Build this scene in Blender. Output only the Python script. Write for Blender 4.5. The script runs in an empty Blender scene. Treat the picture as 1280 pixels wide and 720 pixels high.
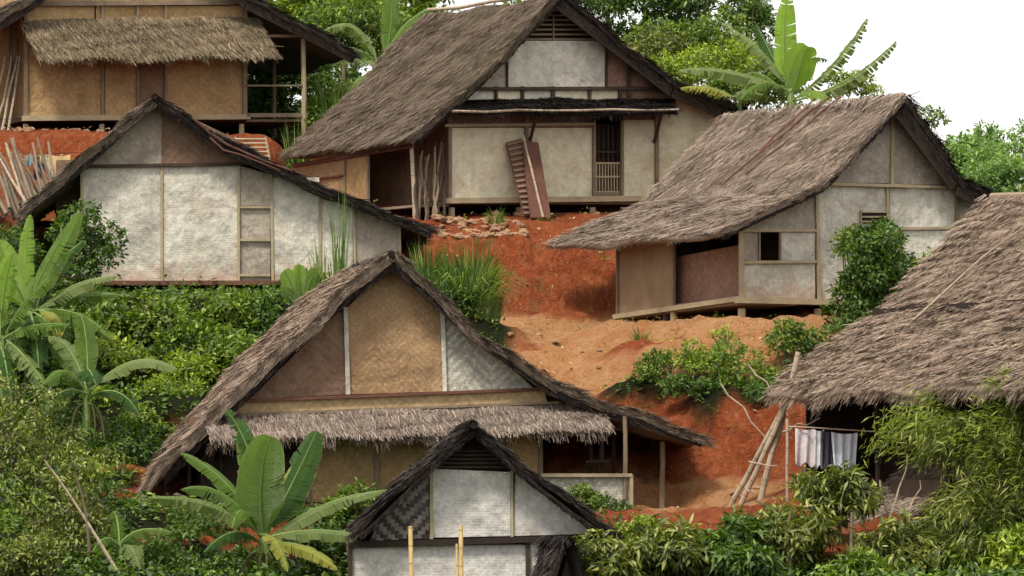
import bpy, math, random
import numpy as np
from mathutils import Vector, noise
random.seed(7); rng = np.random.default_rng(7)
R = math.radians
S = bpy.context.scene
C = S.collection

# ------------------------------------------------------------------ camera, world, sun, exposure
FPX, PITCH, LENSY = 6000.0, math.atan(240/6000), 0
cam = bpy.data.cameras.new('camera'); camo = bpy.data.objects.new('camera', cam); C.objects.link(camo)
cam.sensor_width = 36; cam.lens = FPX/1280*36
cam.clip_start = 1; cam.clip_end = 6000
camo.location = (0, 0, 0); camo.rotation_euler = (math.pi/2+PITCH, 0, 0)
S.camera = camo
S.view_settings.view_transform = 'Standard'; S.view_settings.look = 'None'
S.view_settings.exposure = 0.95; S.view_settings.gamma = 1
SUN_EL, SUN_AZ = 58, -150          # azimuth in degrees of where the sun stands, measured from +Y clockwise
w = bpy.data.worlds.new('World'); S.world = w; w.use_nodes = True
nt = w.node_tree; nt.nodes.clear()
sky = nt.nodes.new('ShaderNodeTexSky'); sky.sky_type = 'NISHITA'; sky.sun_disc = False
sky.sun_elevation = R(SUN_EL); sky.sun_rotation = R(SUN_AZ)
tc = nt.nodes.new('ShaderNodeTexCoord'); nz = nt.nodes.new('ShaderNodeTexNoise'); nz.inputs['Scale'].default_value = 2.5
nz.inputs['Detail'].default_value = 5
cr = nt.nodes.new('ShaderNodeValToRGB')
cr.color_ramp.elements[0].position = .3; cr.color_ramp.elements[0].color = (.90, .88, .84, 1)
cr.color_ramp.elements[1].position = .7; cr.color_ramp.elements[1].color = (1, .975, .93, 1)
ml = nt.nodes.new('ShaderNodeVectorMath'); ml.operation = 'SCALE'; ml.inputs['Scale'].default_value = 7.6
mx = nt.nodes.new('ShaderNodeMixRGB'); mx.inputs[0].default_value = .92
bg = nt.nodes.new('ShaderNodeBackground'); bg.inputs['Strength'].default_value = .1
wo = nt.nodes.new('ShaderNodeOutputWorld')
L = nt.links.new
L(tc.outputs['Generated'], nz.inputs['Vector']); L(nz.outputs['Fac'], cr.inputs[0]); L(cr.outputs[0], ml.inputs[0])
L(sky.outputs[0], mx.inputs[1]); L(ml.outputs[0], mx.inputs[2]); L(mx.outputs[0], bg.inputs['Color']); L(bg.outputs[0], wo.inputs[0])
sl = bpy.data.lights.new('sun', 'SUN'); sl.energy = 2.3; sl.angle = R(10); sl.color = (1, .93, .82)
so = bpy.data.objects.new('sun', sl); C.objects.link(so)
az = R(SUN_AZ); el = R(SUN_EL)
sd = Vector((math.sin(az)*math.cos(el), math.cos(az)*math.cos(el), math.sin(el)))
so.rotation_euler = (-sd).to_track_quat('-Z', 'Y').to_euler(); so.location = (0, 60, 60)
S.cycles.max_bounces = 5; S.cycles.diffuse_bounces = 3; S.cycles.transmission_bounces = 3
S.cycles.volume_bounces = 0
S.cycles.use_denoising = True

# ------------------------------------------------------------------ helpers
cp, sp = math.cos(PITCH), math.sin(PITCH)
def ray(px, py):
    u = (px-640)/FPX; v = (360-py)/FPX
    return Vector((u, cp-v*sp, sp+v*cp))
def P(px, py, d):
    r = ray(px, py); return r*(d/r.y)
ORG = {}
class Fr:
    def __init__(s, O, yaw=None, N=None):
        s.O = O.copy()
        s.N = N.normalized() if N is not None else Vector((math.sin(R(yaw)), -math.cos(R(yaw)), 0))
        s.U = Vector((0, 0, 1)).cross(s.N).normalized(); s.D = -s.N
    def at(s, px, py, off=0.0):
        r = ray(px, py); o = s.O+s.N*off
        return r*(o.dot(s.N)/r.dot(s.N))
    def uv(s, p): q = p-s.O; return (q.dot(s.U), q.z)
    def side(s, p): return Fr(p, N=-s.U)          # vertical plane going back from p, facing the left

def tagit(o, label=None, cat=None, group=None, kind=None):
    for k, v in (('label', label), ('category', cat), ('group', group), ('kind', kind)):
        if v: o[k] = v
    return o
def thing(name, label, cat, loc, group=None):
    o = bpy.data.objects.new(name, None); C.objects.link(o); o.location = loc; o.empty_display_size = .2
    ORG[o.name] = Vector(loc); return tagit(o, label, cat, group)
def mesh(name, V, F, mat, parent=None, uv=None, smooth=False, org=None):
    """V world-space vertices (n,3), F faces (list or (m,k) array)"""
    V = np.asarray(V, dtype=float)
    if parent is not None: o0 = ORG[parent.name]
    else: o0 = Vector(org) if org is not None else Vector((V[:, 0].mean(), V[:, 1].mean(), V[:, 2].min()))
    V = V-np.array(o0)
    me = bpy.data.meshes.new(name)
    if isinstance(F, np.ndarray):
        k = F.shape[1]; n = len(F)
        me.vertices.add(len(V)); me.vertices.foreach_set('co', V.astype(np.float32).ravel())
        me.loops.add(n*k); me.loops.foreach_set('vertex_index', F.astype(np.int32).ravel())
        me.polygons.add(n); me.polygons.foreach_set('loop_start', np.arange(0, n*k, k, dtype=np.int32))
        me.polygons.foreach_set('loop_total', np.full(n, k, dtype=np.int32)); me.update(calc_edges=True)
    else:
        me.from_pydata([tuple(v) for v in V], [], F); me.update()
    if uv is not None:
        l = me.uv_layers.new(name='UVMap'); vi = np.zeros(len(me.loops), dtype=np.int32)
        me.loops.foreach_get('vertex_index', vi); l.data.foreach_set('uv', np.asarray(uv, dtype=np.float32)[vi].ravel())
    if smooth: me.polygons.foreach_set('use_smooth', np.ones(len(me.polygons), dtype=bool))
    me.materials.append(mat)
    o = bpy.data.objects.new(name, me); C.objects.link(o)
    if parent is not None: o.parent = parent; ORG[o.name] = o0.copy()
    else: o.location = o0; ORG[o.name] = o0.copy()
    return o
class MB:
    def __init__(s): s.V = []; s.F = []; s.T = []
    def add(s, V, F, uv=None):
        n = len(s.V); s.V += [tuple(v) for v in V]; s.F += [tuple(i+n for i in f) for f in F]
        s.T += list(uv) if uv is not None else [(v[0]+v[1]*.37, v[2]) for v in V]
    def prism(s, fr, pts, off=0.0, th=.04):
        a = [fr.at(x, y, off) for x, y in pts]; s.prism3(fr, a, th)
    def prism3(s, fr, a, th):
        b = [p-fr.N*th for p in a]; n = len(a)
        area = sum((a[i]-a[0]).cross(a[(i+1) % n]-a[0]).dot(fr.N) for i in range(n))
        if area < 0: a = a[::-1]; b = b[::-1]
        F = [tuple(range(n)), tuple(range(2*n-1, n-1, -1))]+[(i, i+n, (i+1) % n+n, (i+1) % n) for i in range(n)]
        s.add(a+b, F, [fr.uv(p) for p in a+b])
    def bar(s, p, q, w=.08, t=.08, n=None):
        d = (q-p); ln = d.length; d = d/ln; n = (n or Vector((0, -1, 0))); e = d.cross(n).normalized(); n = e.cross(d).normalized()
        V = []; T = []
        for b, l in ((p, 0), (q, ln)):
            for i, j in ((-1, -1), (1, -1), (1, 1), (-1, 1)): V.append(b+e*i*w/2+n*j*t/2); T.append((i*w/2+j*t, l))
        s.add(V, [(0, 3, 2, 1), (4, 5, 6, 7), (0, 1, 5, 4), (1, 2, 6, 5), (2, 3, 7, 6), (3, 0, 4, 7)], T)
    def tube(s, pts, r0, r1=None, k=7, wob=.0):
        r1 = r0 if r1 is None else r1; n = len(pts); V = []; T = []; L0 = 0
        for i, p in enumerate(pts):
            p = Vector(p)
            t = (Vector(pts[min(i+1, n-1)])-Vector(pts[max(i-1, 0)])).normalized()
            a = t.cross(Vector((.3, .9, .2)) if abs(t.z) > .7 else Vector((0, 0, 1))).normalized(); b = t.cross(a)
            r = r0+(r1-r0)*i/(n-1); r *= 1+random.uniform(-wob, wob)
            if i: L0 += (p-Vector(pts[i-1])).length
            for j in range(k):
                th = 2*math.pi*j/k; V.append(p+a*math.cos(th)*r+b*math.sin(th)*r); T.append((j*.02, L0))
        F = [(i*k+j, i*k+(j+1) % k, (i+1)*k+(j+1) % k, (i+1)*k+j) for i in range(n-1) for j in range(k)]
        F += [tuple(range(k-1, -1, -1)), tuple((n-1)*k+j for j in range(k))]
        s.add(V, F, T)
    def build(s, name, mat, parent=None, smooth=False): return mesh(name, s.V, s.F, mat, parent, s.T, smooth)
def lerp(a, b, t): return a+(b-a)*t
def crooked(p, q, n=6, amp=.02):
    out = []
    for i in range(n):
        t = i/(n-1); o = Vector((random.gauss(0, amp), random.gauss(0, amp), random.gauss(0, amp)))*(0 if i in (0, n-1) else 1)
        out.append(p.lerp(q, t)+o)
    return out

# ------------------------------------------------------------------ materials
class NT:
    def __init__(s, name):
        s.m = bpy.data.materials.new(name); s.m.use_nodes = True; s.t = s.m.node_tree; s.t.nodes.clear()
        s.out = s.t.nodes.new('ShaderNodeOutputMaterial')
    def n(s, kind, **kw):
        x = s.t.nodes.new(kind)
        for k, v in kw.items():
            if k in x.inputs.keys() if isinstance(k, str) else False: x.inputs[k].default_value = v
            else: setattr(x, k, v)
        return x
    def l(s, a, b): s.t.links.new(a, b)
    def math(s, op, a, b=0.0, clamp=False):
        x = s.t.nodes.new('ShaderNodeMath'); x.operation = op; x.use_clamp = clamp
        for i, v in enumerate((a, b)):
            if isinstance(v, (int, float)): x.inputs[i].default_value = v
            else: s.l(v, x.inputs[i])
        return x.outputs[0]
    def noise(s, vec, scale, detail=4, rough=.55, lo=.35, hi=.65, stretch=None):
        if stretch:
            mp = s.t.nodes.new('ShaderNodeMapping'); mp.inputs['Scale'].default_value = stretch; s.l(vec, mp.inputs[0]); vec = mp.outputs[0]
        x = s.t.nodes.new('ShaderNodeTexNoise'); x.inputs['Scale'].default_value = scale; x.inputs['Detail'].default_value = detail
        x.inputs['Roughness'].default_value = rough; s.l(vec, x.inputs['Vector'])
        r = s.t.nodes.new('ShaderNodeMapRange'); r.inputs[1].default_value = lo; r.inputs[2].default_value = hi; r.clamp = True
        s.l(x.outputs['Fac'], r.inputs[0]); return r.outputs[0]
    def mix(s, f, a, b, mode='MIX'):
        x = s.t.nodes.new('ShaderNodeMixRGB'); x.blend_type = mode
        for i, v in enumerate((f, a, b)):
            if isinstance(v, (int, float)): x.inputs[i].default_value = v
            elif isinstance(v, tuple): x.inputs[i].default_value = (*v, 1)
            else: s.l(v, x.inputs[i])
        return x.outputs[0]
    def ramp(s, f, cols):
        x = s.t.nodes.new('ShaderNodeValToRGB'); e = x.color_ramp.elements
        while len(e) < len(cols): e.new(.5)
        for i, c in enumerate(cols):
            e[i].position = c[0] if len(c) == 4 else i/(len(cols)-1); e[i].color = (*(c[1:] if len(c) == 4 else c), 1)
        s.l(f, x.inputs[0]); return x.outputs[0]
    def pos(s): return s.t.nodes.new('ShaderNodeNewGeometry').outputs['Position']
    def island(s): return s.t.nodes.new('ShaderNodeNewGeometry').outputs['Random Per Island']
    def uv(s): return s.t.nodes.new('ShaderNodeTexCoord').outputs['UV']
    def finish(s, col, rough=.85, height=None, bump=.02, spec=.25, extra=None):
        b = s.t.nodes.new('ShaderNodeBsdfPrincipled'); b.inputs['Roughness'].default_value = rough
        b.inputs['Specular IOR Level'].default_value = spec
        if isinstance(col, tuple): b.inputs['Base Color'].default_value = (*col, 1)
        else: s.l(col, b.inputs['Base Color'])
        if height is not None:
            x = s.t.nodes.new('ShaderNodeBump'); x.inputs['Distance'].default_value = bump; x.inputs['Strength'].default_value = 1
            s.l(height, x.inputs['Height']); s.l(x.outputs[0], b.inputs['Normal'])
        o = b.outputs[0]
        if extra is not None:
            mx = s.t.nodes.new('ShaderNodeMixShader'); mx.inputs[0].default_value = extra[0]
            tr = s.t.nodes.new('ShaderNodeBsdfTranslucent'); s.l(extra[1], tr.inputs[0]); s.l(o, mx.inputs[1]); s.l(tr.outputs[0], mx.inputs[2]); o = mx.outputs[0]
        s.l(o, s.out.inputs[0]); return s.m
def weave_mat(name, a, b, stain, s=.05, contrast=1.0, stain_amt=.6, rnd=.5, stain_scale=1.3, z0=None):
    """plaited bamboo strips in twill, with mould and weather stains"""
    N = NT(name); uv = N.uv(); sep = N.t.nodes.new('ShaderNodeSeparateXYZ')
    wob = N.t.nodes.new('ShaderNodeTexNoise'); wob.inputs['Scale'].default_value = 3; N.l(uv, wob.inputs['Vector'])
    add = N.t.nodes.new('ShaderNodeVectorMath'); add.operation = 'MULTIPLY_ADD'; N.l(wob.outputs['Color'], add.inputs[0])
    add.inputs[1].default_value = (.04, .04, 0); N.l(uv, add.inputs[2]); N.l(add.outputs[0], sep.inputs[0])
    fu = N.math('DIVIDE', sep.outputs[0], s); fv = N.math('DIVIDE', sep.outputs[1], s)
    iu = N.math('FLOOR', fu); iv = N.math('FLOOR', fv); zu = N.math('ABSOLUTE', N.math('SUBTRACT', N.math('FLOORED_MODULO', iu, 20), 10))
    m = N.math('FLOORED_MODULO', N.math('ADD', zu, iv), 4); g = N.math('LESS_THAN', m, 2)
    wn = N.t.nodes.new('ShaderNodeTexWhiteNoise'); wn.noise_dimensions = '2D'
    cx = N.t.nodes.new('ShaderNodeCombineXYZ'); N.l(iu, cx.inputs[0]); N.l(iv, cx.inputs[1]); N.l(cx.outputs[0], wn.inputs['Vector'])
    f = N.math('ADD', N.math('MULTIPLY', g, contrast), N.math('MULTIPLY', N.math('SUBTRACT', wn.outputs['Value'], .5), rnd), clamp=True)
    col = N.mix(f, a, b)
    pos = N.pos()
    n1 = N.noise(pos, stain_scale, 8, .72, .47, .66); n2 = N.noise(pos, 5, 5, .7, .4, .8, (1, 1, .35))
    st = N.math('MULTIPLY', N.math('MAXIMUM', n1, N.math('MULTIPLY', n2, .7)), stain_amt)
    col = N.mix(st, col, stain)
    n0 = N.noise(pos, 1.9, 6, .7, .52, .62, (1, 1, .8)); col = N.mix(N.math('MULTIPLY', n0, .28), col, tuple(min(1, c*k) for c, k in zip(a, (.95, .72, .60))))
    n3 = N.noise(pos, 12, 4, .7, .3, .7); col = N.mix(N.math('MULTIPLY', n3, .28), col, tuple(x*.55 for x in a))
    n4 = N.noise(pos, .7, 3, .5, .35, .7); col = N.mix(N.math('MULTIPLY', n4, .25), col, tuple(min(1, x*1.25) for x in b))
    n5 = N.noise(pos, 4.5, 7, .78, .46, .60); col = N.mix(N.math('MULTIPLY', n5, .42), col, stain)
    n6 = N.noise(pos, 26, 3, .8, .42, .7); col = N.mix(N.math('MULTIPLY', n6, .30), col, stain)
    if z0 is not None:
        sp_ = N.t.nodes.new('ShaderNodeSeparateXYZ'); N.l(pos, sp_.inputs[0]); q = N.math('SUBTRACT', sp_.outputs[2], z0)
        q = N.math('SUBTRACT', 1.0, N.math('DIVIDE', q, N.math('ADD', .15, N.math('MULTIPLY', N.noise(pos, 3, 4, .6, .3, .7), .9))), clamp=True)
        col = N.mix(N.math('MULTIPLY', q, .75), col, (.38, .21, .13))
    fr = N.math('ABSOLUTE', N.math('SUBTRACT', N.math('FRACT', fu), .5)); fr2 = N.math('ABSOLUTE', N.math('SUBTRACT', N.math('FRACT', fv), .5))
    h = N.math('SUBTRACT', g, N.math('MULTIPLY', N.math('ADD', fr, fr2), .8)); h = N.math('ADD', h, N.math('MULTIPLY', N.noise(pos, 1.6, 3, .5, .2, .8), 22.0))
    return N.finish(col, .8, h, .004)
def wood_mat(name, a, b, rough=.8, nodes=False):
    N = NT(name); uv = N.uv()
    f = N.noise(uv, 6, 5, .7, .3, .7, (9, 1, 1)); col = N.mix(f, a, b)
    f2 = N.noise(N.pos(), 2.2, 4, .6, .4, .75); col = N.mix(N.math('MULTIPLY', f2, .5), col, tuple(x*.45 for x in a))
    if nodes:
        sep = N.t.nodes.new('ShaderNodeSeparateXYZ'); N.l(uv, sep.inputs[0])
        k = N.math('LESS_THAN', N.math('FRACT', N.math('DIVIDE', sep.outputs[1], .33)), .09); col = N.mix(N.math('MULTIPLY', k, .6), col, tuple(x*.35 for x in a))
    isl = N.island(); col = N.mix(N.math('MULTIPLY', isl, .3), col, tuple(x*.6 for x in a))
    return N.finish(col, rough, f, .004)
def thatch_mat(name, cols, moss=(.09, .10, .03), moss_amt=.3, patch=.4):
    N = NT(name); col = N.ramp(N.island(), cols); pos = N.pos()
    f = N.noise(pos, 1.1, 5, .65, .4, .7); col = N.mix(N.math('MULTIPLY', f, patch), col, tuple(x*.5 for x in cols[0]))
    f = N.noise(pos, .55, 4, .6, .5, .75); col = N.mix(N.math('MULTIPLY', f, moss_amt), col, moss)
    f = N.noise(pos, 9, 4, .7, .3, .75); col = N.mix(N.math('MULTIPLY', f, .3), col, tuple(x*.4 for x in cols[1]))
    return N.finish(col, .9, N.noise(pos, 30, 3, .7, .3, .7), .02, .15)
def leaf_mat(name, cols, rough=.45, trans=.28, patch=None):
    N = NT(name); col = N.ramp(N.island(), cols)
    f = N.noise(N.pos(), .9, 3, .6, .38, .68); col = N.mix(N.math('MULTIPLY', f, .3), col, patch or tuple(min(1, x*1.25) for x in cols[-1][-3:]))
    tcol = N.mix(1.0, col, (.85, 1.0, .25), 'MULTIPLY'); tcol = N.mix(1.0, tcol, (1.6, 1.6, 1.6), 'MULTIPLY')
    return N.finish(col, rough, None, spec=.45, extra=(trans, tcol))
def plain_mat(name, a, b=None, scale=4, rough=.8, bump=.01):
    N = NT(name); f = N.noise(N.pos(), scale, 5, .65, .35, .68); return N.finish(N.mix(f, a, b or tuple(x*.6 for x in a)), rough, f, bump)

M = {}
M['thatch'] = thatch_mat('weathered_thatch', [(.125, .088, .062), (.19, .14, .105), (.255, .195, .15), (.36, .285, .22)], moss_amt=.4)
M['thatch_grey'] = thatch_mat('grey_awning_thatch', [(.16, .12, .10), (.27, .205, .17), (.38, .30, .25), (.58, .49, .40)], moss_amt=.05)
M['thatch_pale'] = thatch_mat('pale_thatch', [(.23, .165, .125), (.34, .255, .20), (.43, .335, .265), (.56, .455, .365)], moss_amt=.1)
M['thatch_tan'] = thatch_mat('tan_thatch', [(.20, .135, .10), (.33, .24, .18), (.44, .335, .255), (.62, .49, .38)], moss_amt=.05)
M['thatch_straw'] = thatch_mat('straw_thatch', [(.10, .07, .042), (.22, .16, .10), (.34, .265, .17), (.50, .41, .28)], moss_amt=.3)
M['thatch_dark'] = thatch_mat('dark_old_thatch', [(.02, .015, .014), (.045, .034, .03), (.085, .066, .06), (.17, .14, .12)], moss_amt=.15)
M['fibre'] = thatch_mat('black_palm_fibre', [(.008, .006, .007), (.016, .012, .012), (.03, .022, .02), (.07, .055, .05)], moss_amt=.1)
M['under'] = wood_mat('near_black_wood', (.022, .014, .011), (.045, .028, .02))  # dark boards and posts; in vents, doorway and shelter its colour stands for shade
M['white'] = weave_mat('whitewashed_bamboo_weave', (.60, .56, .48), (.82, .79, .71), (.26, .23, .19), contrast=.10, stain_amt=.75, rnd=.9)
for k_, z_ in (('white2', 4.35), ('white4', 3.85)): M[k_] = weave_mat('whitewashed_weave_with_splashed_foot', (.60, .56, .47), (.82, .79, .70), (.22, .20, .17), contrast=.10, stain_amt=.9, rnd=.9, z0=z_, stain_scale=.9)
M['chalk'] = weave_mat('chalky_grey_weave', (.58, .56, .52), (.80, .78, .74), (.24, .22, .20), contrast=.10, stain_amt=.8, rnd=.9)
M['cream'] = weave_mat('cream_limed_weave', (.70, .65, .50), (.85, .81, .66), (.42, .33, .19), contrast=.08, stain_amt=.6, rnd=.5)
M['grey'] = weave_mat('grey_bamboo_weave', (.34, .29, .23), (.54, .48, .40), (.17, .14, .11), contrast=.15, stain_amt=.8, rnd=.9)
M['brown'] = weave_mat('brown_bamboo_weave', (.38, .24, .11), (.56, .40, .20), (.19, .12, .06), contrast=.3, stain_amt=.7, rnd=.8)
M['gold'] = weave_mat('golden_bamboo_weave', (.30, .185, .095), (.52, .365, .20), (.24, .14, .08), s=.036, contrast=.38, rnd=.9, stain_amt=.4)
M['checker'] = weave_mat('pale_coarse_weave', (.30, .28, .23), (.70, .69, .60), (.22, .19, .15), s=.05, contrast=.6, rnd=.9, stain_amt=.4)
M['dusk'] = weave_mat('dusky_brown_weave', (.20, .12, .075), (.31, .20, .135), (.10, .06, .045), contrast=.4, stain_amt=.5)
M['red'] = weave_mat('reddish_bamboo_weave', (.26, .135, .095), (.44, .29, .21), (.16, .09, .07), contrast=.28, rnd=.7, stain_amt=.4)
M['zigzag'] = weave_mat('black_white_zigzag_weave', (.018, .015, .015), (.30, .27, .24), (.05, .04, .035), s=.07, contrast=1, stain_amt=.35)
M['wood'] = wood_mat('grey_brown_wood', (.17, .12, .08), (.33, .26, .18))
M['wooddark'] = wood_mat('dark_wood', (.045, .028, .02), (.09, .058, .04))
M['woodpale'] = wood_mat('pale_timber', (.34, .27, .17), (.52, .43, .28))
M['woodred'] = wood_mat('red_brown_plank', (.11, .045, .03), (.21, .10, .07))
M['bamboo'] = wood_mat('yellow_bamboo', (.50, .34, .13), (.68, .52, .25), .5, True)
M['bamboogrey'] = wood_mat('dry_bamboo', (.34, .26, .18), (.56, .46, .34), .6, True)
M['bark'] = wood_mat('bark', (.10, .075, .05), (.24, .19, .14))
M['stalk'] = wood_mat('green_stalk', (.12, .20, .05), (.28, .36, .12), .5)
M['leaf_dark'] = leaf_mat('dark_leaf', [(.006, .018, .003), (.018, .05, .007), (.05, .11, .014), (.15, .23, .035)])
M['leaf_mid'] = leaf_mat('mid_leaf', [(.014, .034, .004), (.045, .09, .008), (.105, .175, .016), (.27, .35, .05)])
M['leaf_light'] = leaf_mat('bright_leaf', [(.03, .06, .005), (.10, .16, .011), (.21, .30, .022), (.42, .48, .07)])
M['leaf_olive'] = leaf_mat('olive_leaf', [(.010, .020, .003), (.038, .058, .008), (.10, .13, .018), (.34, .36, .09)])
M['leaf_bamboo'] = leaf_mat('bamboo_leaf', [(.018, .038, .005), (.07, .11, .012), (.18, .235, .03), (.42, .44, .12)], .5, .35)
M['leaf_far'] = leaf_mat('far_leaf', [(.05, .10, .03), (.10, .19, .05), (.17, .28, .07), (.28, .40, .12)])
M['grass'] = leaf_mat('grass_blade', [(.015, .045, .008), (.04, .10, .015), (.09, .17, .03), (.30, .36, .13)], .5)
M['dry'] = leaf_mat('dry_leaf', [(.20, .12, .06), (.36, .25, .12), (.50, .38, .20), (.62, .52, .33)], .7, .15, (.5, .38, .2))
def banana_mat(name, a, b, stripe=.5):
    N = NT(name); pos = N.pos(); uv = N.uv()
    f = N.noise(uv, 3, 5, .7, .3, .7, (.5, 26, 1)); col = N.mix(N.math('MULTIPLY', f, stripe+.4), a, b)
    f2 = N.noise(pos, 2.5, 4, .6, .45, .75); col = N.mix(N.math('MULTIPLY', f2, .35), col, tuple(x*.6 for x in a))
    sep = N.t.nodes.new('ShaderNodeSeparateXYZ'); N.l(uv, sep.inputs[0])
    e = N.math('GREATER_THAN', N.math('ADD', N.math('ABSOLUTE', sep.outputs[0]), N.math('MULTIPLY', N.noise(pos, 8, 4, .7, .3, .7), .10)), 1.03)
    col = N.mix(e, col, (.38, .30, .13))
    t = N.mix(1.0, col, (1.5, 1.7, .5), 'MULTIPLY')
    return N.finish(col, .36, f, .03, .5, (.3, t))
M['banana'] = banana_mat('banana_leaf_green', (.06, .14, .012), (.24, .38, .05))
M['banana_grey'] = banana_mat('banana_leaf_pale', (.14, .22, .05), (.42, .50, .20))
M['banana_dark'] = banana_mat('banana_leaf_deep', (.025, .085, .012), (.10, .21, .035))
M['banana_bright'] = banana_mat('banana_leaf_bright', (.19, .36, .03), (.36, .52, .07))
M['banana_dry'] = banana_mat('banana_leaf_dry', (.16, .10, .045), (.36, .26, .13))
M['banana_yellow'] = banana_mat('banana_leaf_yellow', (.42, .42, .06), (.60, .58, .14))
M['stone'] = plain_mat('stone', (.33, .20, .12), (.16, .075, .04), 6)
def cloth(name, c): return plain_mat(name, c, tuple(x*.8 for x in c), 5, .9, .01)
def soil_mat():
    N = NT('red_earth'); pos = N.pos()
    at = N.t.nodes.new('ShaderNodeAttribute'); at.attribute_name = 'humus'
    pa = N.t.nodes.new('ShaderNodeAttribute'); pa.attribute_name = 'pale'
    red = N.mix(N.noise(pos, .9, 6, .65, .35, .65), (.33, .065, .022), (.50, .14, .048))
    red = N.mix(N.math('MULTIPLY', N.noise(pos, 3.5, 6, .7, .45, .7), .75), red, (.17, .042, .02))
    red = N.mix(N.math('MULTIPLY', N.noise(pos, 5, 6, .75, .50, .68, (1.6, 1, .5)), .55), red, (.62, .27, .13))
    tan = N.mix(N.noise(pos, 1.6, 6, .7, .35, .65), (.76, .42, .21), (.60, .26, .10))
    tan = N.mix(N.math('MULTIPLY', N.noise(pos, 9, 5, .7, .5, .7), .5), tan, (.33, .14, .06))
    col = N.mix(pa.outputs['Fac'], red, tan)
    col = N.mix(N.math('MULTIPLY', N.noise(pos, 1.3, 5, .7, .6, .68), .55), col, (.12, .13, .035))
    hum = N.mix(N.noise(pos, 6, 5, .7, .35, .65), (.022, .016, .009), (.025, .042, .010))
    col = N.mix(at.outputs['Fac'], col, hum)
    h = N.math('ADD', N.noise(pos, 2.5, 8, .75, .2, .8), N.math('MULTIPLY', N.noise(pos, 14, 4, .7, .2, .8), .25))
    return N.finish(col, .95, h, .35, .1)
M['soil'] = soil_mat()

# ------------------------------------------------------------------ terrain
# (px, py, distance, kind)  kind: 0 red bank, 1 pale trodden earth, 2 overgrown
CP = [(-60,163,121,0),(0,166,120.7,0),(80,166,120.3,0),(150,167,120.3,0),(220,168,120.3,0),(280,169,120.3,0),(80,164,122,0),(200,164,122.5,0),(320,168,121.5,0),(150,158,128,2),(300,158,128,2),(400,185,126,2),
 (20,198,118,0),(100,200,117.5,0),(300,200,117,0),(335,225,115.5,0),(350,255,117.5,0),(400,262,117.5,0),(440,264,117,0),(380,262,121,0),(450,262,121,0),(340,240,119.5,0),(20,276,113,0),(70,285,112,0),(110,225,116.5,0),(-60,280,112,2),
 (60,360,107,2),(-60,380,106,2),(100,380,106.3,2),(200,380,106.3,2),(300,380,106.3,2),(400,380,106.3,2),(500,378,106.3,2),
 (100,368,109,2),(200,369,109,2),(300,369,109,2),(400,369,109,2),(100,350,113.5,2),(300,345,114.5,0),(500,330,113,2),
 (60,450,103,2),(200,450,103,2),(340,450,103.5,2),(200,500,101.3,2),(60,560,98,2),(20,600,95.5,2),(90,600,96,2),(130,600,96.5,2),(110,640,93.5,2),(130,680,91.5,2),(-80,560,98,2),(-80,450,103,2),
 (560,278,113,0),(620,278,113,0),(700,278,114,0),(760,277,115,0),(620,272,116,0),(740,272,117,0),(840,270,117,0),(480,264,118,0),(505,275,113.5,0),(540,275,113.2,0),
 (560,300,112.4,0),(620,300,112.4,0),(640,300,112.4,0),(640,350,111.4,0),(700,350,111.6,0),(720,300,112.7,0),(760,330,112.7,0),(740,398,110.6,0),(660,398,110.4,0),(800,350,112.8,0),(700,398,110.5,0),(745,408,109.8,1),(690,409,109.6,1),(640,408,109.3,1),
 (600,370,109.5,0),(560,400,106,2),(620,420,107,1),(680,420,107.5,1),(740,418,107.8,1),(600,440,104,2),
 (660,445,104,1),(720,460,103.2,1),(720,490,102,1),(690,500,101.8,1),(780,440,104.5,1),(640,480,102.5,0),
 (925,402,104.2,1),(860,402,106.3,1),(800,406,108.3,1),(770,408,109.2,1),(1030,402,105,1),(1100,402,106.5,1),(1200,402,108.5,2),
 (980,395,108,0),(900,385,110,0),(1100,390,112,2),(850,395,109.5,0),
 (800,432,103.6,0),(860,430,103,1),(940,428,103,1),(1010,430,103,1),(800,480,101,2),(880,485,100,2),(950,485,99.7,2),(1030,470,100.3,2),
 (790,520,100.2,0),(850,520,99.8,0),(940,515,99.3,0),(1000,500,99,0),(800,570,99.3,0),(860,590,98.7,0),(930,598,98,0),(1000,590,97.5,0),
 (720,545,99.8,0),(700,580,100.2,0),(760,590,99.6,0),
 (800,605,98.2,1),(850,610,97.9,1),(900,612,97.3,1),(960,615,96.3,1),(800,635,96.9,1),(870,645,95.6,1),(828,652,96.7,1),(828,648,97.2,1),(790,652,96.5,1),(760,658,96,2),
 (700,650,96,2),(600,655,96,2),(500,655,96,2),(400,655,95.6,2),(300,655,95,2),(220,625,95.5,0),(180,622,95.6,0),(160,590,97,0),(250,600,97.5,0),
 (400,640,101,2),(500,640,101.5,2),(600,640,101.5,0),
 (100,640,93,2),(200,680,91.5,0),(-60,660,92,2),(300,720,89.5,2),(420,750,88.5,2),(600,755,89,2),(760,740,89.5,2),(520,760,87,2),(640,770,86.5,2),
 (900,700,90,2),(1000,680,90,0),(1050,660,91,0),(1130,615,93.5,0),(1120,650,91,0),(1200,640,91,2),(1270,640,90,2),(1300,720,86,2),
 (1050,600,95.5,0),(1000,640,93.5,0),(1150,580,97,0),(1250,590,95,0),(1350,600,92,2),(1300,430,105,2),(1400,420,107,2),
 (1100,740,85,2),(900,760,84.5,2),(700,800,83,2),(100,780,83,2),(300,800,82,2),(1400,740,84,2),(-200,740,84,2),
 (-200,500,100,2),(-200,300,112,2),(-200,170,122,2)]
pts = [(*P(a, b, d), k) for a, b, d, k in CP]
pts += [(x, 70, -6.5, 2) for x in (-30, -12, 0, 12, 30)]+[(x, 50, -9.5, 2) for x in (-40, 0, 40)]+[(x, 25, -7, 2) for x in (-30, 0, 30)]
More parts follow.
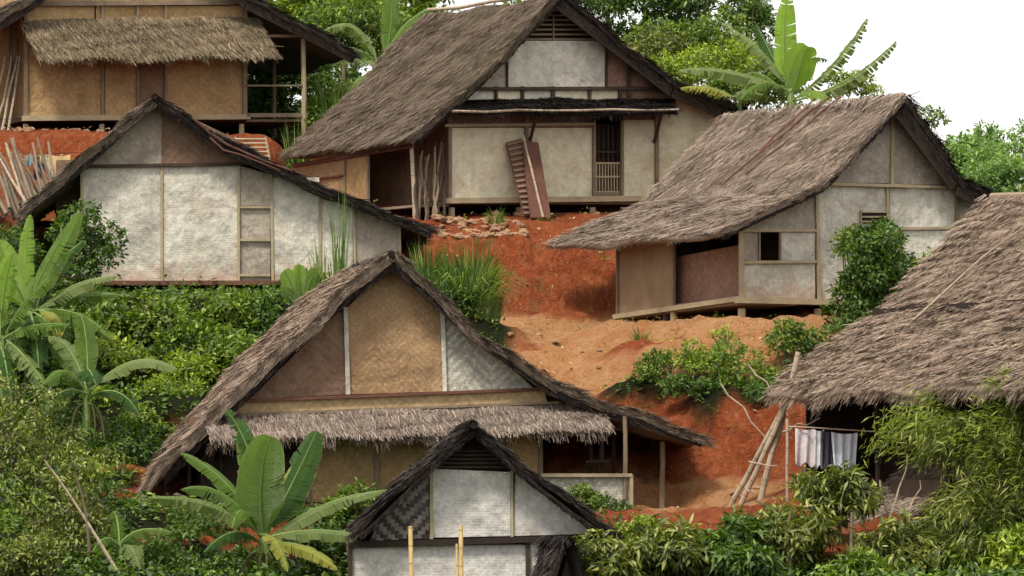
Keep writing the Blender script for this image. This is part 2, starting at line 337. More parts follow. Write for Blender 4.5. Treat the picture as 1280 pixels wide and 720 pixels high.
pts += [(0, 0, -1.7, 2), (-20, 0, -1.5, 2), (20, 0, -1.5, 2), (0, -25, 0, 2), (-40, -20, 1, 2), (40, -20, 1, 2)]
pts += [(x, 134, 9.5+dz, 2) for x, dz in ((-25, 1), (-14, .6), (-7, .4), (-1, 0), (3, -.8))]+[(x, 148, 11+dz, 2) for x, dz in ((-30, 3), (-16, 2), (-6, .3), (2, -1.5))]
pts += [(9, 124, 5, 2), (13, 122, 3.5, 2), (20, 120, 1, 2), (9, 140, 3, 2), (15, 150, -2, 2), (25, 140, -4, 2), (20, 100, -1, 2), (28, 85, -4, 2), (5, 165, 2, 2), (-20, 170, 9, 2),
        (0, 250, -12, 2), (60, 250, -14, 2), (-60, 250, 0, 2), (0, 400, -20, 2), (100, 400, -20, 2), (-100, 400, -10, 2), (-60, 100, 5, 2), (-60, 130, 9, 2), (60, 110, -8, 2)]
pts = np.array(pts)
def terr(X, Y, full=False):
    X = np.atleast_1d(X).astype(float); Y = np.atleast_1d(Y).astype(float); shp = X.shape; x = X.ravel(); y = Y.ravel()
    z = np.zeros(len(x)); hum = np.zeros(len(x)); pal = np.zeros(len(x))
    for i in range(0, len(x), 4000):
        dx = x[i:i+4000, None]-pts[None, :, 0]; dy = y[i:i+4000, None]-pts[None, :, 1]
        d2 = dx*dx+dy*dy*1.5; wgt = 1/(d2+.12)**2.1; ws = wgt.sum(1)
        z[i:i+4000] = (wgt*pts[None, :, 2]).sum(1)/ws
        w2 = 1/(d2+.05)**2.2; hum[i:i+4000] = (w2*(pts[None, :, 3] == 2)).sum(1)/w2.sum(1); pal[i:i+4000] = (w2*(pts[None, :, 3] == 1)).sum(1)/w2.sum(1)
    # far hills
    for cx_, cy_, h, sx, sy in ((86, 560, 56, 24, 60), (150, 640, 70, 50, 80), (260, 700, 90, 100, 100), (-300, 500, 90, 180, 150), (10, 1500, 60, 500, 300), (700, 1600, 150, 350, 300), (-900, 1300, 220, 400, 300)):
        z += h*np.exp(-((x-cx_)/sx)**2-((y-cy_)/sy)**2)
    if full: return z.reshape(shp), hum.reshape(shp), pal.reshape(shp)
    return z.reshape(shp)
def gz(x, y): return float(terr(x, y)[0])
def axis(lo, hi, step, far_lo, far_hi, g=1.25):
    a = list(np.arange(lo, hi+step/2, step)); s = step
    while a[-1] < far_hi: s *= g; a.append(a[-1]+s)
    s = step
    while a[0] > far_lo: s *= g; a.insert(0, a[0]-s)
    return np.array(a)
gx = axis(-17, 17, .16, -3000, 3000); gy = axis(82, 126, .16, -600, 4500)
GX, GY = np.meshgrid(gx, gy); GZ, GH, GPl = terr(GX, GY, True)
amp = np.where((GY > 75) & (GY < 135), 1.0, 1.6)
nn = np.array([(noise.fractal(Vector((a*.7, b*.7, 3.1)), .9, 2.1, 5)*.18+abs(noise.noise(Vector((a*1.9, b*1.1, 9))))*.16+abs(noise.noise(Vector((a*4.2, b*2.2, 2))))*.07+noise.fractal(Vector((a*3.5, b*3.5, 5)), .8, 2.2, 3)*.035)*(.45 if 119.3 < b < 123 else .7 if 112.6 < b < 118 else 1) for a, b in zip(GX.ravel(), GY.ravel())]).reshape(GX.shape)
gyy = np.abs(np.gradient(GZ, gy, axis=0)); steep = np.clip((gyy-.45)/.6, 0, 1)*(GH < .6)*((GY > 90) & (GY < 123))
gul = np.array([abs(noise.noise(Vector((a*1.5+noise.noise(Vector((a, b*.7, 4)))*.5, b*.28, 7))))*1.0+abs(noise.noise(Vector((a*3.7, b*.6, 17))))*.45 for a, b in zip(GX.ravel(), GY.ravel())]).reshape(GX.shape)
GZ = GZ+nn*amp+steep*(gul-.3)*.55
GH = np.where((GY > 136) | (np.abs(GX) > 19) | (GY < 80), 1.0, GH); nx_, ny_ = len(gx), len(gy)
idx = np.arange(nx_*ny_).reshape(ny_, nx_)
F = np.stack([idx[:-1, :-1], idx[:-1, 1:], idx[1:, 1:], idx[1:, :-1]], -1).reshape(-1, 4)
V = np.stack([GX.ravel(), GY.ravel(), GZ.ravel()], -1)
V0, V1 = GZ.min(), max(GZ.max(), 60)
ground = mesh('ground', V, F, M['soil'], None, smooth=True, org=(0, 0, 0)); tagit(ground, kind='structure')
jit = np.array([noise.fractal(Vector((a*.8, b*.8, 1)), .9, 2.1, 4) for a, b in zip(GX.ravel(), GY.ravel())])
for nm, arr in (('humus', GH), ('pale', GPl)):
    a = ground.data.attributes.new(nm, 'FLOAT', 'POINT'); v = np.clip((arr.ravel()-.5+jit*.5)*3+.5, 0, 1); a.data.foreach_set('value', v.astype(np.float32))

# ------------------------------------------------------------------ foliage tools
def unit(a): return a/np.maximum(np.linalg.norm(a, axis=1, keepdims=True), 1e-9)
def leaves_np(pos, axis_, nrm, ln, wd):
    """folded leaf of four vertices, two triangles"""
    a = unit(axis_); s = unit(np.cross(a, nrm)); n = np.cross(s, a); ln = ln[:, None]; wd = wd[:, None]
    b = pos; l = pos+a*ln*.45+s*wd*.5+n*wd*.16; r = pos+a*ln*.45-s*wd*.5+n*wd*.16; t = pos+a*ln-n*ln*.12
    V = np.stack([b, l, t, r], 1).reshape(-1, 3); k = len(pos); i = np.arange(k)*4
    F = np.stack([np.stack([i, i+3, i+2], -1), np.stack([i, i+2, i+1], -1)], 1).reshape(-1, 3); return V, F
def cat_vf(l):
    V = []; F = []; n = 0
    for v, f in l: V.append(v); F.append(f+n); n += len(v)
    return np.concatenate(V), np.concatenate(F)
def crown_np(c, rad, n, ls=.10, asp=.45, lumps=14, lump=.42, droop=.25, spread=1.0, k=5):
    c = np.array(c); rad = np.array(rad)*1.1
    d = unit(rng.normal(size=(lumps, 3))); lc = c+d*rad*(rng.uniform(.25, .85, (lumps, 1))); lr = rad.min()*lump*rng.uniform(.6, 1.25, lumps)
    m = max(1, n//k); pr = lr**2; li = rng.choice(lumps, m, p=pr/pr.sum())
    dr = rng.normal(size=(m, 3)); dr[:, 2] = dr[:, 2]*.8+.35; dr = unit(dr)
    sc = np.array([1.25, 1.25, .8])
    pos = lc[li]+dr*sc*lr[li, None]*(rng.uniform(.25, 1, (m, 1))**.4)
    A = np.repeat(dr, k, 0)*.9+rng.normal(size=(m*k, 3))*.75; A[:, 2] -= droop; pos = np.repeat(pos, k, 0)+rng.normal(size=(m*k, 3))*ls*.35
    N_ = np.repeat(dr, k, 0)*.6+rng.normal(size=(m*k, 3))*.5; N_[:, 2] += .8
    L_ = ls*rng.uniform(.6, 1.4, m*k)
    return leaves_np(pos, A, N_, L_, L_*asp*rng.uniform(.8, 1.2, m*k))
def shrub(label, px, py, d, w, h, n, mat, ls=.10, asp=.45, name='shrub', cat='shrub', depth=None, group=None, droop=.25, lumps=14, lump=.42, stems=4, ground_it=True, stem_r=.025):
    """px,py = middle of the crown; w,h in pixels"""
    c = P(px, py, d); k = d/FPX; rx, rz = w*k/2, h*k/2; ry = depth or min(rx, rz*1.3)
    g = gz(c.x, c.y); b = Vector((c.x, c.y, min(g, c.z-rz*.6)-.05))
    t = thing(name, label, cat, b, group)
    V, F = crown_np(c, (rx, ry, rz), n, ls, asp, lumps, lump, droop); mesh('foliage', V, F, M[mat], t)
    mb = MB()
    for i in range(stems):
        a = b+Vector((random.gauss(0, .06), random.gauss(0, .06), 0)); e = c+Vector((random.uniform(-.5, .5)*rx, random.uniform(-.5, .5)*ry, random.uniform(-.1, .5)*rz))
        m_ = a.lerp(e, .5)+Vector((random.gauss(0, .1), random.gauss(0, .1), .08)); mb.tube([a, m_, e], stem_r, stem_r*.3, 5)
    mb.build('stem', M['bark'], t); return t
def tree(label, px, base, top, d, wpx, n, mat, ls=.14, asp=.4, trunk_r=.09, lumps=18, lump=.36, group=None, crown_h=None, droop=.3, cat='tree', name='tree', lean=0):
    """px of the trunk, base/top in py; base None = on the ground"""
    k = d/FPX; tp = P(px, top, d); g = gz(tp.x, tp.y); b = Vector((tp.x-lean, tp.y, g-.1))
    ch = (crown_h*k if crown_h else (tp.z-g)*.6)/2; c = Vector((tp.x, tp.y, tp.z-ch)); rx = wpx*k/2
    t = thing(name, label, cat, b, group)
    mb = MB(); top_ = c+Vector((0, 0, ch*.3)); mid = b.lerp(top_, .5)+Vector((random.gauss(0, .15), 0, 0)); mb.tube([b, mid, c, top_], trunk_r, trunk_r*.35, 7, .1); mb.build('trunk', M['bark'], t)
    mb = MB()
    for i in range(9):
        a = b.lerp(top_, random.uniform(.45, .95)); an = random.uniform(0, 6.28); e = c+Vector((math.cos(an)*rx*.7, math.sin(an)*rx*.5, random.uniform(-.3, .7)*ch)); mb.tube([a, a.lerp(e, .5)+Vector((0, 0, .12)), e], trunk_r*.4, trunk_r*.1, 5)
    mb.build('branch', M['bark'], t)
    V, F = crown_np(c, (rx, rx*.8, ch), n, ls, asp, lumps, lump, droop); mesh('crown', V, F, M[mat], t); return t
def blades(label, px, py, d, wpx, hpx, n, mat='grass', cat='grass clump', name='grass_clump', bw=.022, droop=.9, group=None):
    k = d/FPX; b = P(px, py, d); g = gz(b.x, b.y); gap = max(0, b.z-g); b.z = g-.05
    V = []; F = []
    for i in range(n):
        an = random.uniform(0, 6.28); rr = random.random()**.5*wpx*k*.22; p = b+Vector((math.cos(an)*rr, math.sin(an)*rr, 0))
        Lh = (hpx*k+gap)*random.uniform(.5, 1.1); out = random.uniform(.1, .75)*wpx*k*.8; an2 = an+random.gauss(0, .6); dx, dy = math.cos(an2), math.sin(an2)
        s = Vector((-dy, dx, 0)).lerp(Vector((1, 0, 0)), .5).normalized()*bw; n0 = len(V)
        for j in range(5):
            t = j/4; q = p+Vector((dx*out*t**1.6, dy*out*t**1.6, Lh*(t*1.15-droop*.55*t**3*(out/(wpx*k*.4))))); ww = (1-t)**.6+.02
            V += [q-s*ww, q+s*ww]
        for j in range(4): F.append((n0+2*j, n0+2*j+1, n0+2*j+3, n0+2*j+2))
    o = mesh(name, V, np.array(F), M[mat], None, org=b); return tagit(o, label, cat, group)
def banana_leaf(t, base, ctrl, tip, width, mat='banana', face=Vector((0, -.35, 1)), tear=.35, fold=.25, petiole=.12, n=26):
    base, ctrl, tip = Vector(base), Vector(ctrl), Vector(tip)
    def B(u): return base*(1-u)**2+ctrl*2*u*(1-u)+tip*u*u
    tear = min(.9, tear*1.3+.05)
    mb = MB(); prev = None; gapL = gapR = 0.0; fL = fR = fold; shL = shR = 0
    for i in range(n):
        u0 = petiole+(1-petiole)*i/n; u1 = petiole+(1-petiole)*(i+1)/n
        for sgn in (-1, 1):
            if random.random() < tear:
                if sgn < 0: fL = fold+random.uniform(-.1, .8)*tear*2; gapL = random.uniform(.1, .5); shL = random.uniform(-.05, .12)
                else: fR = fold+random.uniform(-.1, .8)*tear*2; gapR = random.uniform(.1, .5); shR = random.uniform(-.05, .12)
            else:
                if sgn < 0: gapL = 0
                else: gapR = 0
            fd = fL if sgn < 0 else fR; gp = gapL if sgn < 0 else gapR; sh = shL if sgn < 0 else shR
            q = []; T = []
            for jj, u in enumerate((u0, u1)):
                p = B(u); tn = (B(min(1, u+.01))-B(max(0, u-.01))).normalized(); sd_ = tn.cross(face).normalized(); up = sd_.cross(tn).normalized()
                v = (u-petiole)/(1-petiole); ww = width*.5*min(1, (max(v, 0.001)*5)**.6)*max(0.0, (1-v**3.2))**.55
                bk = tn*(-gp*(u1-u0)*(tip-base).length if jj == 1 else 0)
                q.append(p)
                q.append(p+(sd_*sgn*math.cos(fd*.5)-up*math.sin(fd*.3))*ww*.5+tn*ww*.12+bk*.5)
                q.append(p+(sd_*sgn*math.cos(fd))*ww-up*math.sin(fd)*ww+tn*ww*(.3+sh)+bk)
                T += [(0, u*3), (sgn*.5, u*3), (sgn, u*3)]
            f = [(0, 3, 4, 1), (1, 4, 5, 2)]
            if sgn < 0: f = [tuple(reversed(x)) for x in f]
            mb.add(q, f, T)
    o = mb.build('leaf', M[mat], t)
    mb = MB(); mb.tube([B(u/12)-Vector((0, 0, .004)) for u in range(13)], .028, .006, 5); mb.build('midrib', M['stalk'], o)
    return o
def banana(label, bpx, bpy_, d, leaves, h_stem=None, r=.10, name='banana_plant'):
    b = P(bpx, bpy_, d); g = gz(b.x, b.y); r0 = Vector((b.x, b.y, min(g, b.z)-.1))
    t = thing(name, label, 'banana plant', r0)
    mb = MB(); mb.tube([r0, r0.lerp(b, .6)+Vector((.02, 0, 0)), b, b+Vector((0, 0, .35))], r*1.2, r*.5, 9, .05); mb.build('stem', M['stalk'], t)
    for q in range(3):
        an = random.uniform(3.6, 5.8); o_ = Vector((math.cos(an), math.sin(an)*.7, 0)); H_ = (b-r0).length*.75+.3
        banana_leaf(t, b, b+o_*.5+Vector((0, 0, .1)), b+o_*random.uniform(.35, .6)-Vector((0, 0, min(H_, random.uniform(.8, 1.3)))), .32, 'banana_dry', tear=.7, fold=1.1, n=16)
    for L_ in leaves:
        (cx_, cy_, cd), (tx, ty, td), wd = L_[:3]; kw = L_[3] if len(L_) > 3 else {}
        banana_leaf(t, b+Vector((random.gauss(0, .04), random.gauss(0, .04), random.uniform(0, .3))), P(cx_, cy_, d+cd), P(tx, ty, d+td), wd, **kw)
    return t

# ------------------------------------------------------------------ thatch tools
def slope_np(pl):
    pl = np.array([tuple(p) for p in pl]); seg = np.diff(pl, axis=0); ln = np.linalg.norm(seg, axis=1); cum = np.concatenate([[0], np.cumsum(ln)]); return pl, seg/ln[:, None], cum
def slope(parent, front, E, mat='thatch', th=.16, rows=.15, dens=95, blen=.34, bw=.022, fringe=.16, fringe_n=70, name='thatch', lift=.04, ang=.42, step=.03, rough=.05, sag=.10, flip=False, rake_n=110):
    """thatched plane: front = polyline from ridge to eave along the front edge, E = vector along the ridge to the rear"""
    pl, tg, cum = slope_np(front); E = np.array(E); LE = np.linalg.norm(E); eu = E/LE; Ls = cum[-1]
    nrm = unit(np.cross(tg, np.broadcast_to(eu, tg.shape)));
    if nrm[:, 2].mean() < 0: nrm = -nrm
    def pt(s, u):
        s = np.asarray(s, float); u = np.asarray(u, float); i = np.clip(np.searchsorted(cum, s, 'right')-1, 0, len(tg)-1)
        p = pl[i]+tg[i]*(s-cum[i])[:, None]+E*u[:, None]
        # blended normal near knees
        n = nrm[i].copy(); 
        for k in range(1, len(tg)):
            w_ = np.clip(1-np.abs(s-cum[k])/.35, 0, 1)[:, None]*.5; other = np.where((i == k)[:, None], nrm[k-1], nrm[k]); msk = ((i == k) | (i == k-1))[:, None]
            n = np.where(msk, n*(1-w_)+other*w_, n)
        n = unit(n); x = u*LE; ph = pl[0, 0]*1.7
        h = rough*(np.sin(x*1.7+s*1.1+ph)+np.sin(x*3.1-s*2.3+1+ph)*.6+np.sin(s*4.1+x*.9+ph)*.5)
        h = h+step*((s/rows+.35*np.sin(x*1.3+s*.6)) % 1.0)
        p = p+n*h[:, None]; p[:, 2] -= sag*np.sin(np.clip(u, 0, 1)*math.pi)*1.0
        return p, n, tg[i]
    nu, ns = max(6, int(LE/.25)), max(5, int(Ls/.2)); ss, uu = np.meshgrid(np.linspace(0, Ls, ns+1), np.linspace(0, 1, nu+1), indexing='ij')
    p, n, _ = pt(ss.ravel(), uu.ravel()); W = nu+1; K = len(p)
    V = np.concatenate([p, p-n*th]); F = []
    for i in range(ns):
        for j in range(nu):
            a = i*W+j; F.append((a, a+1, a+W+1, a+W)); F.append((K+a, K+a+W, K+a+W+1, K+a+1))
    for j in range(nu): F.append((j, K+j, K+j+1, j+1)); a = ns*W+j; F.append((a, a+1, K+a+1, K+a))
    for i in range(ns): a = i*W; F.append((a, a+W, K+a+W, K+a)); a = i*W+nu; F.append((a, K+a, K+a+W, a+W))
    VV = [V]; FF = [np.array(F)]
    def blade(p0, d, side, ln, wd):
        d = unit(d); sd_ = unit(side); w_ = (wd*.5)[:, None]
        a = p0-sd_*w_; b = p0+sd_*w_; t = p0+d*ln[:, None]; c_ = t+sd_*w_*.45; e = t-sd_*w_*.45
        k = len(p0); i = np.arange(k)*4; return np.stack([a, b, c_, e], 1).reshape(-1, 3), np.stack([i, i+1, i+2, i+3], -1)
    m = int(LE*dens*Ls/rows)
    row = rng.integers(0, int(Ls/rows)+1, m); s0 = row*rows+rng.normal(0, rows*.28, m)-.1; u = rng.uniform(-.012, 1.012, m)
    s0 = s0+.08*np.sin(u*LE*2.3+row*1.7); s0 = np.clip(s0, 0, Ls)
    p, n, t = pt(s0, u); a = rng.normal(0, ang, m); big = rng.random(m) < .06*min(1, ang*2.5)**2; a = np.where(big, rng.normal(0, .9, m), a)
    d = t*np.cos(a)[:, None]+eu*np.sin(a)[:, None]; lf = rng.uniform(.02, lift*2.2, m)
    d = d+n*(lf/blen)[:, None]
    sd_ = np.cross(d, n)+n*rng.normal(0, .35, (m, 1))
    v1, f1 = blade(p+n*rng.uniform(-.01, .03, (m, 1)), d, sd_, blen*rng.uniform(.5, 1.2, m), bw*rng.uniform(.4, 1.4, m)); VV.append(v1); FF.append(f1)
    # eave fringe
    m = int(LE*fringe_n)
    if m:
        u = rng.uniform(0, 1, m); p, n, t = pt(np.full(m, Ls-.06), u); clump = .6+.4*np.sin(u*LE*9+rng.normal(0, .3, m))*np.sin(u*LE*3.3)
        d = t+rng.normal(0, .16, (m, 3)); d[:, 2] -= rng.uniform(.1, 1.2, m)
        v1, f1 = blade(p-n*(rng.uniform(0, th, (m, 1))), d, np.broadcast_to(eu, d.shape)+rng.normal(0, .2, (m, 3)), fringe*rng.uniform(.3, 1.1, m)*clump+.06, bw*.8*rng.uniform(.4, 1.3, m)); VV.append(v1); FF.append(f1)
    # frayed rakes
    m = int(Ls*rake_n)
    for u0, sg in ((0, -1), (1, 1)):
        s0 = rng.uniform(0, Ls, m); p, n, t = pt(s0, np.full(m, float(u0))); d = t+eu*sg*np.abs(rng.normal(.01, .06, (m, 1)))+rng.normal(0, .045, (m, 3))
        v1, f1 = blade(p-n*rng.uniform(-.02, th, (m, 1)), d, n+rng.normal(0, .4, (m, 3)), .28*rng.uniform(.4, 1.2, m), bw*rng.uniform(.3, .8, m)); VV.append(v1); FF.append(f1)
    n0 = 0; F2 = []
    for v, f in zip(VV, FF): F2.append(f+n0); n0 += len(v)
    o = mesh(name, np.concatenate(VV), np.concatenate(F2), M[mat], parent)
    o['_pt'] = 0; del o['_pt']
    return o, (lambda s, u: Vector(pt(np.array([s*Ls]), np.array([float(u)]))[0][0])), Ls
def rake_trim(parent, fr, pts_, off, drop=.16, w=.16, mat='under', back=None, n=60):
    """dark board and frayed fibre under the front rake"""
    a = [fr.at(x, y, off) for x, y in pts_]
    mb = MB()
    for p, q in zip(a[:-1], a[1:]):
        nn_ = (q-p).normalized().cross(fr.N); nn_ = -nn_ if nn_.z > 0 else nn_
        mb.bar(p+nn_*drop-fr.N*.06, q+nn_*drop-fr.N*.06, w, .05, fr.N)
    o = mb.build('rake_board', M[mat], parent)
    V = []; F = []
    pl, tg, cum = slope_np(a)
    for k in range(int(cum[-1]*n)):
        s = random.uniform(0, cum[-1]); i = min(len(tg)-1, int(np.searchsorted(cum, s, 'right')-1)); t = Vector(tg[i]); p = Vector(pl[i])+t*(s-cum[i])
        nn_ = t.cross(fr.N); nn_ = -nn_ if nn_.z > 0 else nn_
        p = p+nn_*random.uniform(.02, drop+.04)+fr.N*random.uniform(-.05, .03); d = (t*random.uniform(.2, 1)+nn_*random.uniform(.02, .22)+fr.N*random.gauss(0, .1)).normalized()*random.uniform(.06, .16); e = d.cross(fr.N).normalized()*.012; i0 = len(V)
        V += [p-e, p+e, p+d+e*.3, p+d-e*.3]; F.append((i0, i0+1, i0+2, i0+3))
    mesh('fibre_edge', V, np.array(F), M['fibre'], parent)
def ridge_cap(parent, a, b, mat='thatch', w=.28, n=500, spiky=.0, h=.06):
    """bundle of fibre laid over the ridge from a to b"""
    E = b-a; side = E.cross(Vector((0, 0, 1))).normalized(); V = []; F = []
    for k in range(n):
        p = a+E*random.random()+Vector((0, 0, h+random.uniform(-.02, .05))); sg = random.choice((-1, 1))
        d = side*sg*random.uniform(.3, .7)+Vector((0, 0, -random.uniform(.2, .7)))+E.normalized()*random.gauss(0, .35); 
        if random.random() < spiky: d = Vector((side.x*sg*.3, side.y*sg*.3, random.uniform(.1, .6)))
        d = d.normalized()*random.uniform(.12, w*1.6); e = E.normalized()*random.uniform(.008, .022); i0 = len(V)
        V += [p-e, p+e, p+d+e*.4, p+d-e*.4]; F.append((i0, i0+1, i0+2, i0+3))
    mb = MB(); mb.tube([a.lerp(b, t/8)+Vector((0, 0, .0+random.uniform(-.015, .02)-.1*math.sin(t/8*math.pi))) for t in range(9)], .075, .075, 7, .15)
    k = len(mb.V); V = mb.V+[tuple(v) for v in V]; F = mb.F+[tuple(i+k for i in f) for f in F]
    return mesh('ridge_cap', V, F, M[mat], parent)
def panel(t, fr, pts_, mat, off=0.0, th=.03, name='wall_panel', label=None):
    mb = MB(); mb.prism(fr, pts_, off, th); o = mb.build(name, M[mat], t)
    if label: o['label'] = label
    return o
def rect(x0, y0, x1, y1): return [(x0, y0), (x1, y0), (x1, y1), (x0, y1)]
def batten(t, fr, p, q, w=.06, th=.05, mat='wood', off=.03, name='batten'):
    mb = MB(); mb.bar(fr.at(*p, off), fr.at(*q, off), w, th, fr.N); return mb.build(name, M[mat], t)
def post(t, a, b, r=.06, mat='wood', name='post'):
    mb = MB(); mb.tube(crooked(a, b, 5, .008), r, r*.92, 8, .04); return mb.build(name, M[mat], t)
def wallbox(t, fr, front, depth, mat='dusk', top=None, th=.04, name='side_wall'):
    pass
def pent(t, fr, top, bot, th, mat, out, n_rows=.15, fringe=.25, name='awning', **kw):
    """small roof hung on the wall: top=(x0,y,x1,y) on the wall plane, bot at distance out in front of it"""
    a = fr.at(top[0], top[1], .02); b = fr.at(top[2], top[3], .02); c = fr.at(bot[0], bot[1], out); d = fr.at(bot[2], bot[3], out)
    o, f, Ls = slope(t, [a, c], (b-a+d-c)/2, mat, th=th, rows=n_rows, fringe=fringe, sag=.0, rough=.02, name=name, **kw); return o
def house_shell(t, fr, xl, xr, yb, ylt, yrt, apex, depth, mat='dusk', floor_mat='wood', sides=True, y_floor=None):
    """side walls, rear wall and floor; xl,xr,yb = front floor corners, ylt/yrt = where the roof meets the corners"""
    A = fr.at(xl, yb); B = fr.at(xr, yb); At = fr.at(xl, ylt); Bt = fr.at(xr, yrt); Ap = fr.at(*apex); D = fr.D
    def quad(pts3, nm, m, th=.04):
        n = (pts3[1]-pts3[0]).cross(pts3[2]-pts3[0]).normalized(); b = [p-n*th for p in pts3]; k = len(pts3)
        mesh(nm, list(pts3)+b, [tuple(range(k)), tuple(range(2*k-1, k-1, -1))]+[(i, i+k, (i+1) % k+k, (i+1) % k) for i in range(k)], M[m], t, [((p-A).dot(fr.U)+(p-A).dot(fr.D), p.z) for p in list(pts3)+b])
    if sides:
        e = fr.U*.03
        quad([A+e+D*depth, A+e+D*.05, At+e+D*.05, At+e+D*depth], 'side_wall', mat)
        quad([B-e+D*.05, B-e+D*depth, Bt-e+D*depth, Bt-e+D*.05], 'side_wall', mat)
    quad([B+D*depth, A+D*depth, At+D*depth, Ap+D*depth, Bt+D*depth], 'rear_wall', mat)
    z = Vector((0, 0, .02)); quad([A+D*.02-z, B+D*.02-z, B+D*(depth-.02)-z, A+D*(depth-.02)-z], 'floor_deck', floor_mat, .08)
    return A, B
def stilts(t, fr, xs, yb, depth, rows=3, r=.07, mat='woodpale', first=.06):
    for x in xs:
        for k in range(rows):
            a = fr.at(x, yb)+fr.D*(first+(depth-.2)*k/(rows-1)); g = gz(a.x, a.y)-.12
            if a.z-g < .12: continue
            mb = MB(); mb.tube([Vector((a.x, a.y, g)), a-Vector((0, 0, .1))], r*1.05, r, 8); s = mb.build('stilt', M[mat if k == 0 else 'wooddark'], t)
#__PART2__
M['cream2'] = wood_mat('tan_board', (.30, .20, .12), (.38, .27, .17))
M['gold2'] = weave_mat('tan_strip_weave', (.40, .28, .14), (.56, .43, .24), (.22, .14, .08), contrast=.6, stain_amt=.5)
# ================================================================== HOUSES
# ---- upper left house
f = Fr(P(170, 145, 122), 22); t = thing('bamboo_house', 'brown woven house at the top left with a long shaggy straw awning across its front', 'house', tuple(f.at(170, 160)))
f1 = f
DEP = 6.5
house_shell(t, f, 32, 307, 145, -60, -55, (168, -120), DEP, 'brown')
for a, b in ((32, 126), (131, 172), (209, 304)): panel(t, f, rect(a, 60, b, 145), 'brown', .03)
panel(t, f, rect(172, 60, 209, 146), 'dusk', .0, name='door', label='plain narrow dusky door between the brown panels')
for a, b in ((34, 118), (120, 206), (208, 305)): panel(t, f, rect(a, 7, b, 60), 'brown', .02)
panel(t, f, [(32, 6), (307, 6), (260, -60), (168, -118), (80, -60)], 'brown', .02)
for x, w_ in ((32, .09), (128, .07), (172, .06), (207, .06), (306, .11)): batten(t, f, (x, 3), (x, 148), w_, .08, 'wood', .06)
batten(t, f, (25, 5), (312, 3), .11, .1, 'wood', .09); batten(t, f, (28, 148), (312, 146), .13, .14, 'woodpale', .08, 'sill_beam')
stilts(t, f, (33, 128, 303), 150, DEP)
pent(t, f, (27, 25, 317, 21), (51, 73, 344, 71), .09, 'thatch_straw', 1.05, .12, .22, dens=150, ang=.15, blen=.34, bw=.022, fringe_n=150)
# porch on the right
k = f.at(385, 145, .1)
A = f.at(381, 148, .1); post(t, A-Vector((0, 0, .8)), f.at(379, 42, .1), .07, 'woodpale'); post(t, f.at(343, 150, -2.4)-Vector((0, 0, .6)), f.at(343, 45, -2.4), .055, 'wood'); post(t, f.at(430, 150, -3.4)-Vector((0, 0, .6)), f.at(430, 75, -3.4), .055, 'wood')
for p, q, w_ in (((312, 45), (384, 45), .07), ((308, 107), (381, 107), .045), ((308, 144), (384, 144), .1)): batten(t, f, p, q, w_, .06, 'wood', .12, 'rail')
mb = MB(); pp = [f.at(308, 149, 0), f.at(384, 149, 0)]; mb.prism3(Fr(pp[0], N=Vector((0, 0, 1))), [pp[0], pp[1], pp[1]+f.D*5, pp[0]+f.D*5], .06); mb.build('porch_deck', M['wood'], t)
fo = .55
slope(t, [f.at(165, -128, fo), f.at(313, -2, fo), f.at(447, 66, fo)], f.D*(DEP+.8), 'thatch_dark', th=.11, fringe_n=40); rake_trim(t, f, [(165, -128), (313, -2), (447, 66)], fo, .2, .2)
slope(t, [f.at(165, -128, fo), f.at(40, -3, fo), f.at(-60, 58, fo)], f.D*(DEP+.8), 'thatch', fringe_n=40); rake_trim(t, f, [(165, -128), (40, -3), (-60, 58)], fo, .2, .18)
# left wing set back behind the corner post
fb = Fr(f.at(10, 145, -.9), 22); panel(t, fb, rect(-70, 30, 31, 148), 'brown', .0); batten(t, fb, (14, 30), (14, 148), .08, .06, 'wood', .04); batten(t, fb, (-70, 150), (32, 149), .1, .1, 'wood', .04, 'sill_beam')
stilts(t, fb, (-30, ), 150, 4)
for x0, x1 in ((2, 22), (-4, 14), (10, 25), (-12, 6)):
    a = f.at(x0, 152, .25); b = f.at(x1, 70, -.5); g = gz(a.x, a.y); mb = MB(); mb.tube(crooked(Vector((a.x, a.y, g)), b, 6, .02), .035, .025, 6)
    o = mb.build('pole', M['bamboogrey']); tagit(o, 'dry grey pole leaning by the left corner of the awning house', 'pole', 'poles leaning by the awning house')

# ---- left middle house, whitewashed
f = Fr(P(200, 350, 108), 6); t = thing('bamboo_house', 'whitewashed woven house at middle left with a low dark gable roof', 'house', tuple(f.at(250, 362))); f2 = f
DEP = 5.2
house_shell(t, f, 101, 500, 352, 212, 272, (195, 140), DEP, 'grey')
WB = 352
for pts_, m in (([(102, 207), (201, 207), (203, WB), (102, WB)], 'white2'), ([(201, 207), (297, 207), (297, WB), (203, WB)], 'white2'), (rect(340, 222, 399, WB), 'white2'), ([(401, 240), (441, 252), (441, WB), (401, WB)], 'white2'), ([(443, 252), (499, 270), (499, WB), (443, WB)], 'grey'), ([(299, 207), (338, 218), (338, 257), (299, 257)], 'grey'), ([(338, 212), (440, 250), (440, 256), (338, 232)], 'grey')):
    panel(t, f, pts_, m, .03 if pts_[0][0] != 338 else .02)
panel(t, f, rect(300, 258, 338, WB), 'grey', .0, name='door', label='narrow grey woven door with two cross rails')
for y in (259, 300, 344): batten(t, f, (300, y), (338, y), .05, .05, 'woodpale', .05)
panel(t, f, [(108, 206), (196, 206), (196, 128)], 'grey', .04); panel(t, f, [(202, 206), (345, 206), (300, 176), (202, 130)], 'dusk', .04); panel(t, f, rect(196, 134, 202, 206), 'grey', .06)
for x, a, b in ((102, 210, WB), (202, 207, WB), (298, 207, WB), (339, 216, WB), (400, 236, WB), (442, 250, WB), (499, 270, WB)): batten(t, f, (x, a), (x+random.uniform(-1, 2), b), .055, .04, 'woodpale', .055)
